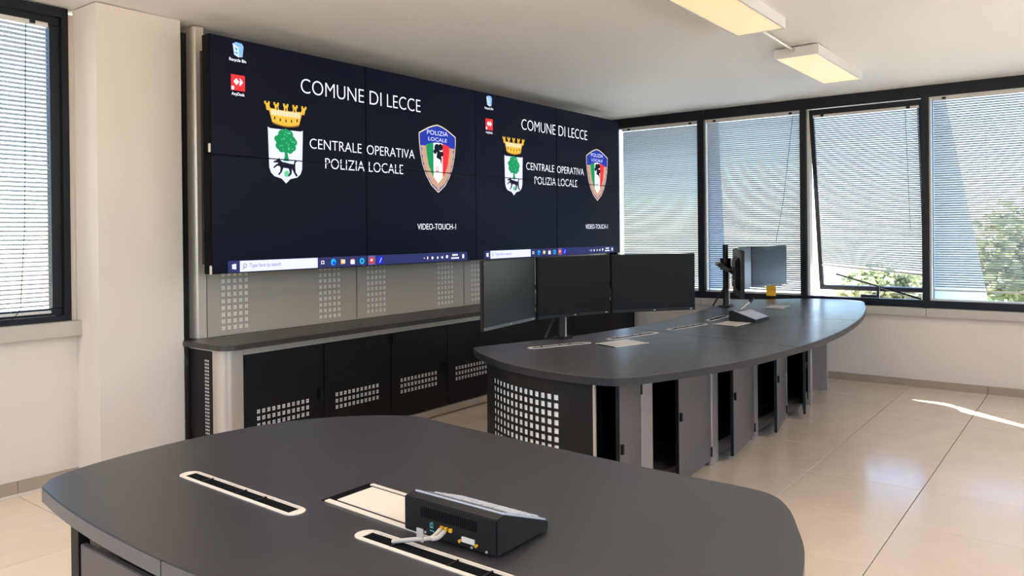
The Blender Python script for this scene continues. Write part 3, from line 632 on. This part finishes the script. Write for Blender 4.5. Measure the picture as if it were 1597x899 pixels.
def power_box(desk, P, label=None, top=ZD):
    """P: four corners of the flap opening (a parallelogram), long side P0-P1"""
    P = [Vector((*p, 0)) for p in P]; o = P[0]; ex = P[1]-P[0]; ey = P[3]-P[0]; 
    def q(u0, u1, v0, v1, z0, z1):
        pts = [o+ex*u+ey*v for u, v in ((u0, v0), (u1, v0), (u1, v1), (u0, v1))]; return prism([(p.x, p.y) for p in pts], z0, z1)
    f = obj('power_box', q(0, 1, 0, 1, top+0.0002, top+0.0008), 'void', desk, label=label)
    obj('flap', q(0.09, 0.97, 0.16, 0.88, top+0.0009, top+0.003), 'ivory', f)
    obj('frame_rail', q(0.04, 1.0, 0.0, 0.10, top+0.0009, top+0.0034), 'ivory', f); obj('frame_rail', q(0.04, 1.0, 0.93, 1.0, top+0.0009, top+0.0034), 'ivory', f)
    return f

# far curved desk
D2 = sc([(3.779, 2.989), (3.800, 3.000), (3.85, 2.995), (4.1, 2.923), (4.50, 2.80), (4.997, 2.724), (5.403, 2.677), (5.981, 2.682), (6.559, 2.735), (7.138, 2.810), (7.518, 2.85), (7.86, 2.872), (7.98, 2.83), (8.15, 2.66), (8.418, 2.389), (8.52, 2.15), (8.50, 1.95), (8.38, 1.81), (7.942, 1.699), (7.627, 1.627), (6.888, 1.502), (6.074, 1.421), (5.349, 1.403), (4.943, 1.428), (4.399, 1.487), (3.995, 1.575), (3.72, 1.665), (3.52, 1.74), (3.42, 1.80), (3.372, 1.88), (3.358, 2.02), (3.372, 2.245), (3.445, 2.506), (3.542, 2.682), (3.657, 2.860)])
D2 = [(p.x, p.y) for p in spline([(a, b, 0) for a, b in D2], 6, closed=True)]
area = sum(D2[i-1][0]*D2[i][1]-D2[i][0]*D2[i-1][1] for i in range(len(D2)))
if area < 0: D2 = D2[::-1]
desk2 = thing('control_desk', 'long curved charcoal control desk running towards the windows, far desk', 'desk', (5.9, 2.2, 0))
s1 = ((4.76, 0.9), (5.26, 3.2)); s2 = ((6.562, 0.9), (6.47, 3.2))
off = lambda s, d: ((s[0][0]+d, s[0][1]), (s[1][0]+d, s[1][1]))
segs = [clip(D2, *off(s1, -0.0022)), clip(clip(D2, off(s1, 0.0022)[1], off(s1, 0.0022)[0]), *off(s2, -0.0022)), clip(D2, off(s2, 0.0022)[1], off(s2, 0.0022)[0])]
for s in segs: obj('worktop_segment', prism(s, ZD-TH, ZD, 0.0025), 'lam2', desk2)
for a, b in (((3.894, 2.664), (4.331, 2.497)), ((4.512, 2.469), (5.015, 2.370)), ((5.193, 2.363), (5.684, 2.295)), ((5.90, 2.36), (6.33, 2.37))):
    slot(desk2, a, b, 0.062)
power_box(desk2, [(4.213, 2.259), (4.518, 2.185), (4.60, 2.385), (4.275, 2.440)], label='closed cream power flap between the cable slots')
power_box(desk2, [(5.630, 2.057), (5.921, 2.040), (5.965, 2.235), (5.655, 2.240)], label='cream power flap in front of the microphone console')
power_box(desk2, [(7.105, 2.183), (7.440, 2.215), (7.400, 2.360), (7.110, 2.345)], label='small cream power flap at the window end')
# end cover with square perforations, bent along an arc
arc = spline([(3.40, 1.945, 0), (3.392, 2.2, 0), (3.455, 2.45, 0), (3.575, 2.68, 0), (3.70, 2.83, 0)], 16)
cum = [0]
for a, b in zip(arc[:-1], arc[1:]): cum.append(cum[-1]+(b-a).length)
def bend(x, d, z):
    x = min(max(x, 0), cum[-1]); k = 0
    while k < len(cum)-2 and cum[k+1] < x: k += 1
    t = (x-cum[k])/(cum[k+1]-cum[k]); p = arc[k].lerp(arc[k+1], t); q = (arc[k+1]-arc[k]).normalized(); nn = Vector((q.y, -q.x, 0))
    return (p.x+nn.x*d, p.y+nn.y*d, 0.02+z)
ex = [(x, x+0.0001) for x in [cum[-1]*k/24 for k in range(1, 24)]]
hx = holes(0.209, 0.0432, 14, 0.0285); hz = holes(0.645-14*0.0428, 0.0428, 15, 0.028)
cv = obj('end_cover', perf(cum[-1], 0.745, 0.004, [(hx, hz)], bend), 'black', desk2, smooth=True)
bm = bmesh.new()
for k in range(24):
    a0, a1 = cum[-1]*k/24, cum[-1]*(k+1)/24
    if a1 < 0.17 or a0 > 0.80: continue
    vs = [bm.verts.new(bend(a, 0.0065, z)) for a, z in ((a0, 0.02), (a1, 0.02), (a1, 0.68), (a0, 0.68))]; bm.faces.new(vs)
obj('backing_sheet', bm, 'holew', cv)
bm = bmesh.new()
for k in range(24):
    vs = [bm.verts.new(bend(cum[-1]*a/24, 0.012, z)) for a, z in ((k, 0.02), (k+1, 0.02), (k+1, 0.76), (k, 0.76))]; bm.faces.new(vs)
obj('liner', bm, 'void', cv)
obj('edge_strip', box(3.398, 3.412, 1.935, 1.946, 0.0, ZD-TH-0.001), 'silver', desk2)
ep = obj('end_panel', box(7.765, 7.80, 1.985, 2.70, 0.012, ZD-TH-0.001), 'panelg', desk2, label='grey end panel standing on the floor')
obj('foot', box(7.76, 7.81, 1.98, 2.02, 0.0, 0.012), 'silver', ep)

# cabinets under the far desk
def desk_cabinet(label, xa, xb, hinge, ang, dw, pill, flip=False, yf=1.955):
    c = thing('desk_cabinet', label, 'cabinet', ((xa+xb)/2, 2.25, 0.0), group='cabinets under the curved desk')
    bm = bmesh.new(); t = 0.012; z0, z1 = 0.05, ZD-TH-0.002; y0, y1 = yf+0.012, 2.50
    bx(bm, xa, xa+t, y0, y1, z0, z1); bx(bm, xb-t, xb, y0, y1, z0, z1); bx(bm, xa+t, xb-t, y1-t, y1, z0, z1); bx(bm, xa+t, xb-t, y0, y1-t, z1-t, z1)
    obj('carcass', bm, 'void', c)
    obj('plinth', box(xa+t, xb-t, y0+0.004, y1-t, 0.03, 0.115), 'door', c)
    bm = bmesh.new()
    for x in (xa+0.05, xb-0.05): cyl(bm, (x, y0+0.08, 0), (x, y0+0.08, 0.05), 0.018, 10); cyl(bm, (x, y1-0.08, 0), (x, y1-0.08, 0.05), 0.018, 10)
    obj('levelling_foot', bm, 'blackp', c)
    p0, p1 = pill
    poly = [(p0, yf+0.012), (p0, yf-0.004), (p0+0.028, yf-0.012), (p0+0.045, yf), (p1, yf), (p1, yf+0.012)]
    obj('pillar', prism(poly, 0.004, ZD-TH-0.002), 'pillar', c)
    # leaf: local x from the hinge, y towards the outside of the cabinet
    hx0, hy0 = hinge; dr = bpy.data.objects.new('door', None)
    bm = box(0, dw, -0.009, 0.009, 0.045, ZD-TH-0.012, 0.0015)
    q = Matrix.Translation((hx0, hy0, 0)) @ Matrix.Rotation(ang, 4, 'Z')
    bm.transform(q); leaf = obj('door', bm, 'black', c)
    # grey outer skin with dimples
    s = 1 if flip else -1
    bm = box(0.002, dw-0.004, s*0.0092, s*0.0108, 0.047, ZD-TH-0.014)
    bm.transform(q); obj('door_skin', bm, 'door', leaf)
    bm = bmesh.new()
    for r_ in range(26):
        for k in range(int((dw-0.16)/0.024)):
            x = 0.06+k*0.024+(0.012 if r_ % 2 else 0); z = 0.09+r_*0.0245
            vs = [bm.verts.new((x+dx, s*0.01095, z+dz)) for dx, dz in ((-.0022, -.0022), (.0022, -.0022), (.0022, .0022), (-.0022, .0022))]; bm.faces.new(vs)
    bm.transform(q); obj('dimples', bm, 'edge', leaf, kind='stuff')
    bm = box(dw-0.035, dw-0.012, s*0.011, s*0.026, 0.405, 0.455, 0.003); bm.transform(q); obj('handle', bm, 'blackp', leaf)
    for z in (0.10, 0.66):
        bm = bmesh.new(); cyl(bm, (0.002, s*0.012, z-0.03), (0.002, s*0.012, z+0.03), 0.009, 8)
        bm.transform(q); obj('hinge', bm, 'blackp', leaf)
    return c
PI = math.pi
def A(h, f): return math.atan2(f[1]-h[1], f[0]-h[0])
desk_cabinet('desk cabinet next to the perforated curved end cover, door slightly open', 3.52, 3.88, (3.872, 1.935), A((3.872, 1.935), (3.468, 1.850)), 0.412, (3.90, 4.075), flip=True)
desk_cabinet('second desk cabinet from the perforated end cover, grey door ajar', 4.08, 4.875, (4.862, 1.945), A((4.862, 1.945), (4.285, 1.905)), 0.578, (4.885, 5.035), flip=True)
desk_cabinet('middle desk cabinet of the curved desk, grey door ajar', 5.04, 5.655, (5.648, 1.940), A((5.648, 1.940), (5.03, 1.862)), 0.622, (5.665, 5.80), flip=True)
desk_cabinet('desk cabinet second from the window wall end, door seen edge on', 5.81, 6.365, (6.355, 1.935), A((6.355, 1.935), (5.80, 1.83)), 0.565, (6.375, 6.49), flip=True)
desk_cabinet('desk cabinet nearest the grey end panel, door wide open', 6.50, 7.10, (7.085, 2.01), A((7.085, 2.01), (6.52, 1.835)), 0.59, (7.11, 7.16), flip=True)

# near desk
D1 = sc([(0.957, 2.287), (0.963, 2.320), (0.984, 2.352), (1.02, 2.385), (1.10, 2.418), (1.22, 2.442), (1.35, 2.455), (1.50, 2.458), (1.668, 2.442), (1.818, 2.412), (1.952, 2.357), (2.07, 2.275), (2.17, 2.175), (2.225, 2.085), (2.238, 2.00), (2.222, 1.879), (2.195, 1.569), (2.178, 1.306), (2.165, 1.076), (2.162, 0.877), (2.160, 0.745), (2.135, 0.675), (2.060, 0.618), (1.935, 0.561), (1.825, 0.517), (1.703, 0.485), (1.55, 0.455), (1.35, 0.45), (1.18, 0.52), (1.06, 0.66), (0.98, 0.90), (0.93, 1.20), (0.912, 1.481), (0.906, 1.65), (0.913, 1.899), (0.931, 2.110)])
D1 = [(p.x, p.y) for p in spline([(a, b, 0) for a, b in D1], 6, closed=True)]
area = sum(D1[i-1][0]*D1[i][1]-D1[i][0]*D1[i-1][1] for i in range(len(D1)))
if area < 0: D1 = D1[::-1]
desk1 = thing('control_desk', 'charcoal control desk with rounded corners in the foreground, nearest desk', 'desk', (1.5, 1.4, 0))
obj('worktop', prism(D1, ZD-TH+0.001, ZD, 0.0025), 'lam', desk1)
# edge band: a strip around the rim, split where the photograph shows a joint
def band(poly, d0, d1, z0, z1, mname, name, parent, cuts=()):
    a = inset_poly(poly, -d1); b = inset_poly(poly, -d0); n = len(poly); bm = bmesh.new()
    for i in range(n):
        j = (i+1) % n
        if i in cuts: continue
        f = [(a[i], z0), (a[j], z0), (a[j], z1), (a[i], z1)]
        v = [bm.verts.new((p[0], p[1], z)) for p, z in f]; bm.faces.new(v)
        v = [bm.verts.new((p[0], p[1], z)) for p, z in ((a[i], z1), (a[j], z1), (b[j], z1), (b[i], z1))]; bm.faces.new(v)
    bmesh.ops.remove_doubles(bm, verts=bm.verts[:], dist=1e-5)
    return obj(name, bm, mname, parent, smooth=True)
ji = min(range(len(D1)), key=lambda i: (D1[i][0]-0.893)**2+(D1[i][1]-1.566)**2)
band(D1, 0.0, 0.0006, ZD-TH+0.0012, ZD-0.003, 'edge2', 'edge_band', desk1)
jx, jy = D1[ji]; obj('edge_joint', box(jx-0.0012, jx+0.002, jy-0.001, jy+0.001, ZD-TH+0.0012, ZD-0.002), 'void', desk1)
band(D2, 0.0, 0.0006, ZD-TH+0.0002, ZD-0.003, 'edge', 'edge_band', desk2)
body = inset_poly(D1[::3], 0.075)
obj('base_frame', prism(body, 0.05, ZD-TH, 0), 'black', desk1)
obj('corner_leg', box(0.925, 0.955, 2.02, 2.06, 0.0, ZD-TH), 'black', desk1)
fp = obj('front_panel', box(0.928, 0.945, 1.0, 2.015, 0.05, 0.725, 0.002), 'door', desk1)
obj('screw', box(0.925, 0.928, 1.86, 1.866, 0.66, 0.666), 'blackp', fp)
ring = inset_poly(D1[::3], 0.028); rg = [p for p in ring if p[1] < 0.95 and p[0] > 1.55]
bm = bmesh.new()
for a, b in zip(rg[:-1], rg[1:]):
    v = [bm.verts.new((p[0], p[1], z)) for p, z in ((a, 0.02), (b, 0.02), (b, ZD-TH), (a, ZD-TH))]; bm.faces.new(v)
if bm.faces: obj('curved_end_panel', bm, 'door', desk1, smooth=True)
slot(desk1, (1.267, 2.085), (1.257, 1.548), 0.060)
slot(desk1, (1.262, 1.345), (1.262, 0.80), 0.060)
power_box(desk1, [(1.354, 1.586), (1.338, 1.20), (1.540, 1.20), (1.530, 1.586)], label='cream power flap half hidden by the black console')

# ------------------------------------------------------------------ microphone consoles
def console(label, loc, rz, w_, d_, hb, hf, mic):
    """local: back at y=0, front at y=-d_, x across"""
    t = thing('microphone_console', label, 'console', loc, rz)
    def lo(name, bm, m, par=None, **k):
        o = obj(name, bm, m, t if par is None else par, world=False, **k); return o
    x = w_/2; st = 0.028
    prof = [(0, 0), (0, hb), (-st, hb+0.004), (-d_, hf), (-d_, 0)]
    bm = bmesh.new(); a = [bm.verts.new((-x, y, z)) for y, z in prof]; b = [bm.verts.new((x, y, z)) for y, z in prof]
    bm.faces.new(a); bm.faces.new(b[::-1])
    for i in range(5): bm.faces.new((a[i], b[i], b[(i+1) % 5], a[(i+1) % 5]))
    bmesh.ops.recalc_face_normals(bm, faces=bm.faces[:]); bmesh.ops.bevel(bm, geom=bm.edges[:], offset=0.0025, segments=2, affect='EDGES')
    lo('housing', bm, 'blackp')
    # slanting keypad plate
    sl_ = Vector((0, -(d_-st), hf-hb-0.004)); L = sl_.length; ang = math.atan2(hf-hb-0.004, -(d_-st))
    q = Matrix.Translation((0, -st-0.004, hb+0.004)) @ Matrix.Rotation(-(math.pi-abs(ang)) if False else 0, 4, 'X')
    ex_ = Vector((1, 0, 0)); ey_ = sl_.normalized(); ez_ = ex_.cross(ey_)*-1
    def onp(u, v, h_): return Vector((0, -st, hb+0.004))+ex_*u+ey_*v+ez_*h_
    def pbox(u0, u1, v0, v1, h0, h1):
        bm = bmesh.new(); vs = [bm.verts.new(onp(u, v, h_)) for h_ in (h0, h1) for u, v in ((u0, v0), (u1, v0), (u1, v1), (u0, v1))]
        for f in ((0,1,2,3), (4,5,6,7), (0,1,5,4), (1,2,6,5), (2,3,7,6), (3,0,4,7)): bm.faces.new([vs[i] for i in f])
        bmesh.ops.recalc_face_normals(bm, faces=bm.faces[:]); return bm
    pl = lo('keypad_plate', pbox(-x+0.006, x-0.006, 0.004, L-0.004, 0.0005, 0.004), 'keys')
    for r_ in range(4):
        for c in range(8):
            u0 = -x+0.018+c*(w_-0.036)/8; v0 = L*0.30+r_*L*0.16
            lo('key', pbox(u0, u0+(w_-0.036)/8*0.78, v0, v0+L*0.115, 0.0045, 0.0075), 'key', pl)
    lo('label_strip', pbox(-x+0.02, x-0.02, L*0.08, L*0.2, 0.0042, 0.0052), 'edge2', pl)
    bm = bmesh.new()
    for k in range(30): u = -w_*0.30+k*w_*0.62/30; bx(bm, u, u+w_*0.009, -0.0003, 0.0008, hb*0.52, hb*0.82)
    lo('vent_slots', bm, 'void')
    if mic:
        bm = sweep(spline([(-0.02, -0.035, hb*0.9), (0.01, -0.045, hb*1.15), (0.05, -0.06, hb*1.45), (0.085, -0.08, hb*1.75)], 6), 0.0045, 8); g = lo('gooseneck', bm, 'silver', smooth=True)
        bm = bmesh.new(); cyl(bm, (0.085, -0.08, hb*1.75), (0.115, -0.095, hb*2.12), 0.013, 12, 0.011); lo('microphone_head', bm, 'blackp', g, smooth=True)
        bm = bmesh.new(); cyl(bm, (-0.02, -0.035, hb*0.9), (-0.02, -0.035, hb*1.05), 0.012, 12); lo('gooseneck_socket', bm, 'blackp', g)
    else:
        bm = bmesh.new(); bx(bm, -x*0.56, -x*0.30, 0.0002, 0.004, hb*0.16, hb*0.30); lo('serial_port', bm, 'ivory')
        bm = bmesh.new()
        for k in (0.13, 0.04, -0.06): bx(bm, x*k-0.004, x*k+0.004, 0.0002, 0.005, hb*0.32, hb*0.42)
        for k in (-0.26, -0.60): cyl(bm, (x*k, 0, hb*0.16), (x*k, 0.006, hb*0.16), 0.0035, 8)
        lo('port', bm, 'yellow')
        bm = bmesh.new()
        for k, z in ((-0.50, 0.07), (-0.80, 0.07), (0.5, 0.1)): cyl(bm, (x*k, 0, hb*z), (x*k, 0.003, hb*z), 0.003, 8)
        lo('screw', bm, 'silver')
        tb_ = text_bm('JB', 0.026, 0.014)
        for v in tb_.verts: v.co = Vector((x*0.30+v.co.y, 0.0012, hb*0.12+v.co.x))
        lo('sticker_lettering', tb_, 'cyan')
    return t
# near console: back faces the camera side (-X), so local +y (back) points to -X
console('black console with vent slots and plugged cables, on the nearest desk', (1.337, 1.135, ZD+0.0045), math.pi/2, 0.27, 0.20, 0.078, 0.020, False)
console('microphone console with gooseneck microphone and grey keypad on the far desk', (6.065, 2.208, ZD+0.0045), math.radians(-1), 0.285, 0.205, 0.076, 0.020, True)
# network cable bundle of the near console
t = thing('network_cable', 'pale grey network cables running from the console into the cable slot', 'cable', (1.28, 1.15, ZD))
bm = sweep(spline([(1.2635, 1.238, ZD-0.0+0.004), (1.270, 1.215, ZD+0.010), (1.280, 1.185, ZD+0.017), (1.292, 1.166, ZD+0.019), (1.302, 1.155, ZD+0.020)], 8), 0.0048, 10); ca = obj('cable_sheath', bm, 'cable', t, smooth=True)
for k, (y, z) in enumerate(((1.1525, 0.031), (1.1405, 0.030))):
    bm = sweep(spline([(1.300, 1.158-0.005*k, ZD+0.019), (1.312, y+0.002, ZD+0.022), (1.330, y, ZD+z)], 6), 0.0052, 8); obj('plug_boot', bm, 'cable', t, smooth=True)
bm = box(1.285, 1.288, 1.165, 1.185, ZD+0.012, ZD+0.042, 0.001); obj('cable_tag', bm, 'cable', t)

# ------------------------------------------------------------------ monitors on pole stands
def monitor(label, P1, P2, zc, H, mt='lcd', back=True, group=None):
    """P1, P2: left and right lower-edge ends as seen from its front"""
    a, b = Vector((*P1, 0)), Vector((*P2, 0)); L = (b-a).length; c = (a+b)/2; rz = math.atan2((b-a).y, (b-a).x)
    t = thing('monitor', label, 'monitor', (c.x, c.y, zc), rz, group)
    def lo(name, bm, m, par=None, **k): return obj(name, bm, m, t if par is None else par, world=False, **k)
    x = L/2; h = H/2
    lo('housing', box(-x, x, 0.0005, 0.022, -h, h, 0.003), 'monb')
    lo('screen_surface', box(-x+0.005, x-0.005, -0.001, 0.0004, -h+0.02, h-0.005), mt)
    lo('chin_strip', box(-x+0.002, x-0.002, -0.0015, 0.0004, -h+0.002, -h+0.019), 'mongrey' if mt == 'lcdg' else 'monb')
    lo('power_button', box(x-0.04, x-0.028, -0.0028, -0.0015, -h+0.007, -h+0.013), 'silver')
    lo('logo_badge', box(-0.006, 0.006, -0.0024, -0.0015, -h+0.007, -h+0.013), 'silver')
    bm = box(-x*0.55, x*0.55, 0.0221, 0.05, -h*0.75, h*0.7); 
    for v in bm.verts:
        if v.co.y > 0.04: v.co.x *= 0.8; v.co.z *= 0.8
    bmesh.ops.bevel(bm, geom=bm.edges[:], offset=0.006, segments=2, affect='EDGES'); lo('rear_bulge', bm, 'monb')
    lo('mounting_plate', box(-0.055, 0.055, 0.0502, 0.058, -0.055, 0.055, 0.002), 'blackp')
    return t
M['lcdg'] = mat('reflection_grey_panel', (26, 29, 31), 0.30, spec=0.6)  # panel colour lightened to carry the reflected ceiling and windows
gA = None
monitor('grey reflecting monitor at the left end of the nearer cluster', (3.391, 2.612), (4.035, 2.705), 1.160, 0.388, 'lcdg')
monitor('middle black monitor above the nearer pole stand', (4.046, 2.695), (4.629, 2.515), 1.160, 0.385)
monitor('black monitor at the right end of the nearer cluster, before the blind', (4.640, 2.505), (5.150, 2.150), 1.160, 0.385)
monitor('black monitor seen from behind beside the farther pole', (6.216, 2.190), (6.812, 2.480), 1.150, 0.385)
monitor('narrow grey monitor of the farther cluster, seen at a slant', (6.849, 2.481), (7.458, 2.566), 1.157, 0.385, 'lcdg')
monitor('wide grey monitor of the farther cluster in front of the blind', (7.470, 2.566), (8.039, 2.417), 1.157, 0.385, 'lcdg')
def stand(label, px, py, ztop, arms, zc, feet):
    t = thing('pole_stand', label, 'stand', (px, py, ZD+0.0005))
    bm = bmesh.new(); cyl(bm, (px, py, ZD+0.001), (px, py, ztop), 0.024, 20); obj('pole', bm, 'blackp', t, smooth=True)
    bm = bmesh.new(); cyl(bm, (px, py, ztop), (px, py, ztop+0.008), 0.026, 20); obj('pole_cap', bm, 'blackp', t)
    obj('base_plate', box(px-0.055, px+0.055, py-0.055, py+0.055, ZD+0.0005, ZD+0.011, 0.003), 'blackp', t)
    obj('cable_channel', box(px+0.010, px+0.020, py-0.030, py-0.022, ZD+0.012, zc-0.06, 0.001), 'silver', t)
    bm = bmesh.new(); cyl(bm, (px, py, zc-0.05), (px, py, zc+0.05), 0.048, 20); cl_ = obj('collar', bm, 'blackp', t, smooth=True)
    bm = bmesh.new(); cyl(bm, (px-0.02, py+0.03, zc), (px-0.06, py+0.06, zc), 0.02, 12); obj('clamp_knob', bm, 'silver', cl_)
    for pts in arms:
        bm = sweep([Vector(p) for p in pts], 0.016, 10); obj('arm', bm, 'blackp', t, smooth=True)
    for pts in feet:
        bm = sweep(spline(pts, 6), 0.008, 8); obj('foot', bm, 'blackp', t, smooth=True)
def back(P1, P2, d=0.064):
    a, b = Vector((*P1, 0)), Vector((*P2, 0)); c = (a+b)/2; t_ = (b-a).normalized(); return (c.x-t_.y*d, c.y+t_.x*d)
zA = 1.16
bl, bc, br = back((3.391, 2.612), (4.035, 2.705)), back((4.046, 2.695), (4.629, 2.515)), back((4.640, 2.505), (5.150, 2.150))
PA = (4.392, 2.745)
stand('black pole stand carrying the three nearer monitors', PA[0], PA[1], 1.30, [[(PA[0], PA[1], zA), (3.95, 2.83, zA), (bl[0], bl[1], zA)], [(PA[0], PA[1], zA), (bc[0], bc[1], zA)], [(PA[0], PA[1], zA), (4.72, 2.62, zA), (br[0], br[1], zA)]], zA,
      [[(PA[0]-0.01, PA[1]+0.01, 0.98), (PA[0]-0.07, PA[1]+0.035, 0.90), (PA[0]-0.115, PA[1]+0.05, ZD+0.009)], [(PA[0], PA[1], ZD+0.012), (PA[0]+0.09, PA[1]-0.02, ZD+0.009)]])
bl, bc, br = back((6.216, 2.190), (6.812, 2.480)), back((6.849, 2.481), (7.458, 2.566)), back((7.470, 2.566), (8.039, 2.417))
PB = (7.075, 2.665)
stand('black pole stand carrying the three farther monitors', PB[0], PB[1], 1.365, [[(PB[0], PB[1], 1.2), (6.75, 2.60, 1.2), (bl[0], bl[1], 1.16)], [(PB[0], PB[1], 1.16), (bc[0], bc[1], 1.16)], [(PB[0], PB[1], 1.16), (7.45, 2.68, 1.16), (br[0], br[1], 1.16)]], 1.2,
      [[(PB[0]-0.01, PB[1]+0.01, 0.98), (PB[0]-0.05, PB[1]+0.05, 0.90), (PB[0]-0.10, PB[1]+0.08, ZD+0.009)], [(PB[0], PB[1], ZD+0.012), (PB[0]+0.09, PB[1]-0.02, ZD+0.009)]])
# orange label hanging on the frame below the second blind
t = thing('warning_tag', 'orange printed tag hanging from the blind behind the farther monitors', 'tag', (WX-0.05, 2.71, 0.95))
bm = bmesh.new(); 
pts = [(WX-0.046-0.004*math.sin(k*1.1), 0.955-0.024*k) for k in range(7)]
for (xa, za), (xb, zb_) in zip(pts[:-1], pts[1:]):
    v = [bm.verts.new(p) for p in ((xa, 2.76, za), (xa, 2.66, za), (xb, 2.66, zb_), (xb, 2.76, zb_))]; bm.faces.new(v)
    v = [bm.verts.new(p) for p in ((xa+0.001, 2.76, za), (xb+0.001, 2.76, zb_), (xb+0.001, 2.66, zb_), (xa+0.001, 2.66, za))]; bm.faces.new(v)
obj('tag_sheet', bm, 'orange', t)

# ------------------------------------------------------------------ outside
GZ = -4.0
struct('ground', box(-70, 90, -70, 70, GZ-0.2, GZ), 'asphalt')
for n, (yy, d0, d1) in enumerate(((1.292, 0.55, 4.6), (3.463, 0.25, 0.55))):
    poly = [(WX+0.08, 2.95), (WX+0.08+d0, 2.95), (WX+0.08+d1, 0.4), (WX+0.08+d1*1.25, GZ), (WX+0.08, GZ)]
    bm = bmesh.new()
    a = [bm.verts.new((x, yy-0.05, z)) for x, z in poly]; b = [bm.verts.new((x, yy+0.05, z)) for x, z in poly]; bm.faces.new(a); bm.faces.new(b[::-1])
    for i in range(5): bm.faces.new((a[i], b[i], b[(i+1) % 5], a[(i+1) % 5]))
    bmesh.ops.recalc_face_normals(bm, faces=bm.faces[:])
    o = struct('facade_fin' if n == 0 else 'facade_fin_%s' % ('middle', 'far')[n-1], bm, 'bluew')
def tree(label, x, y, h, r, seed):
    rnd = random.Random(seed)
    t = thing('tree', label, 'tree', (x, y, GZ), group='trees outside the windows')
    bm = bmesh.new(); cyl(bm, (x, y, GZ), (x, y, GZ+h*0.6), 0.16, 10, 0.09)
    for k in range(5):
        a = rnd.uniform(0, 6.28); cyl(bm, (x, y, GZ+h*0.5), (x+math.cos(a)*r*0.6, y+math.sin(a)*r*0.6, GZ+h*0.78), 0.06, 6, 0.02)
    obj('trunk', bm, 'bark', t)
    bm = bmesh.new()
    for k in range(2600):
        while True:
            v = Vector((rnd.uniform(-1, 1), rnd.uniform(-1, 1), rnd.uniform(-1, 1)))
            if 0.35 < v.length < 1: break
        v *= 0.8+0.25*math.sin(v.x*5+seed)*math.cos(v.z*6)
        c = Vector((x, y, GZ+h*0.72))+Vector((v.x*r, v.y*r, v.z*r*0.85)); s = 0.16
        n = Vector((rnd.gauss(0, 1), rnd.gauss(0, 1), rnd.gauss(0, 1))).normalized(); q = n.to_track_quat('Z', 'Y').to_matrix()
        bm.faces.new([bm.verts.new(c+q @ Vector(p)) for p in ((-s, -s*.5, 0), (s*.6, -s*.4, 0), (s, s*.3, 0), (-s*.3, s*.6, 0))])
    obj('foliage', bm, 'leaf', t, kind='stuff')
tree('broad pale green tree seen through the right-hand blind', 24, 1.2, 6.2, 2.3, 1)
tree('low tree outside the open window sash', 36, 7.2, 3.6, 1.9, 3)
tree('tree further right beyond the right-hand blind', 29, -5.2, 7.0, 2.4, 4)
tree('tree outside the left window', -1.0, 20, 6.5, 2.6, 5)
tree('second tree outside the left window', 5.0, 22, 6.0, 2.6, 6)
g = thing('greenhouse', 'low glass-roofed shed below the open window', 'building', (21, 4.6, GZ))
obj('shed_wall', box(19, 23, 2.6, 6.8, GZ, GZ+1.6), 'conc', g)
for k in range(6):
    y = 2.6+0.7*k
    bm = bmesh.new(); vs = [bm.verts.new(p) for p in ((18.9, y+0.03, GZ+1.6), (18.9, y+0.67, GZ+1.6), (21, y+0.67, GZ+2.5), (21, y+0.03, GZ+2.5))]; bm.faces.new(vs)
    bmesh.ops.solidify(bm, geom=bm.faces[:], thickness=0.03); obj('roof_pane', bm, 'roofg', g)
obj('roof_back', prism([(21.05, 2.6), (23, 2.6), (23, 6.8), (21.05, 6.8)], GZ+1.61, GZ+2.45), 'conc', g)
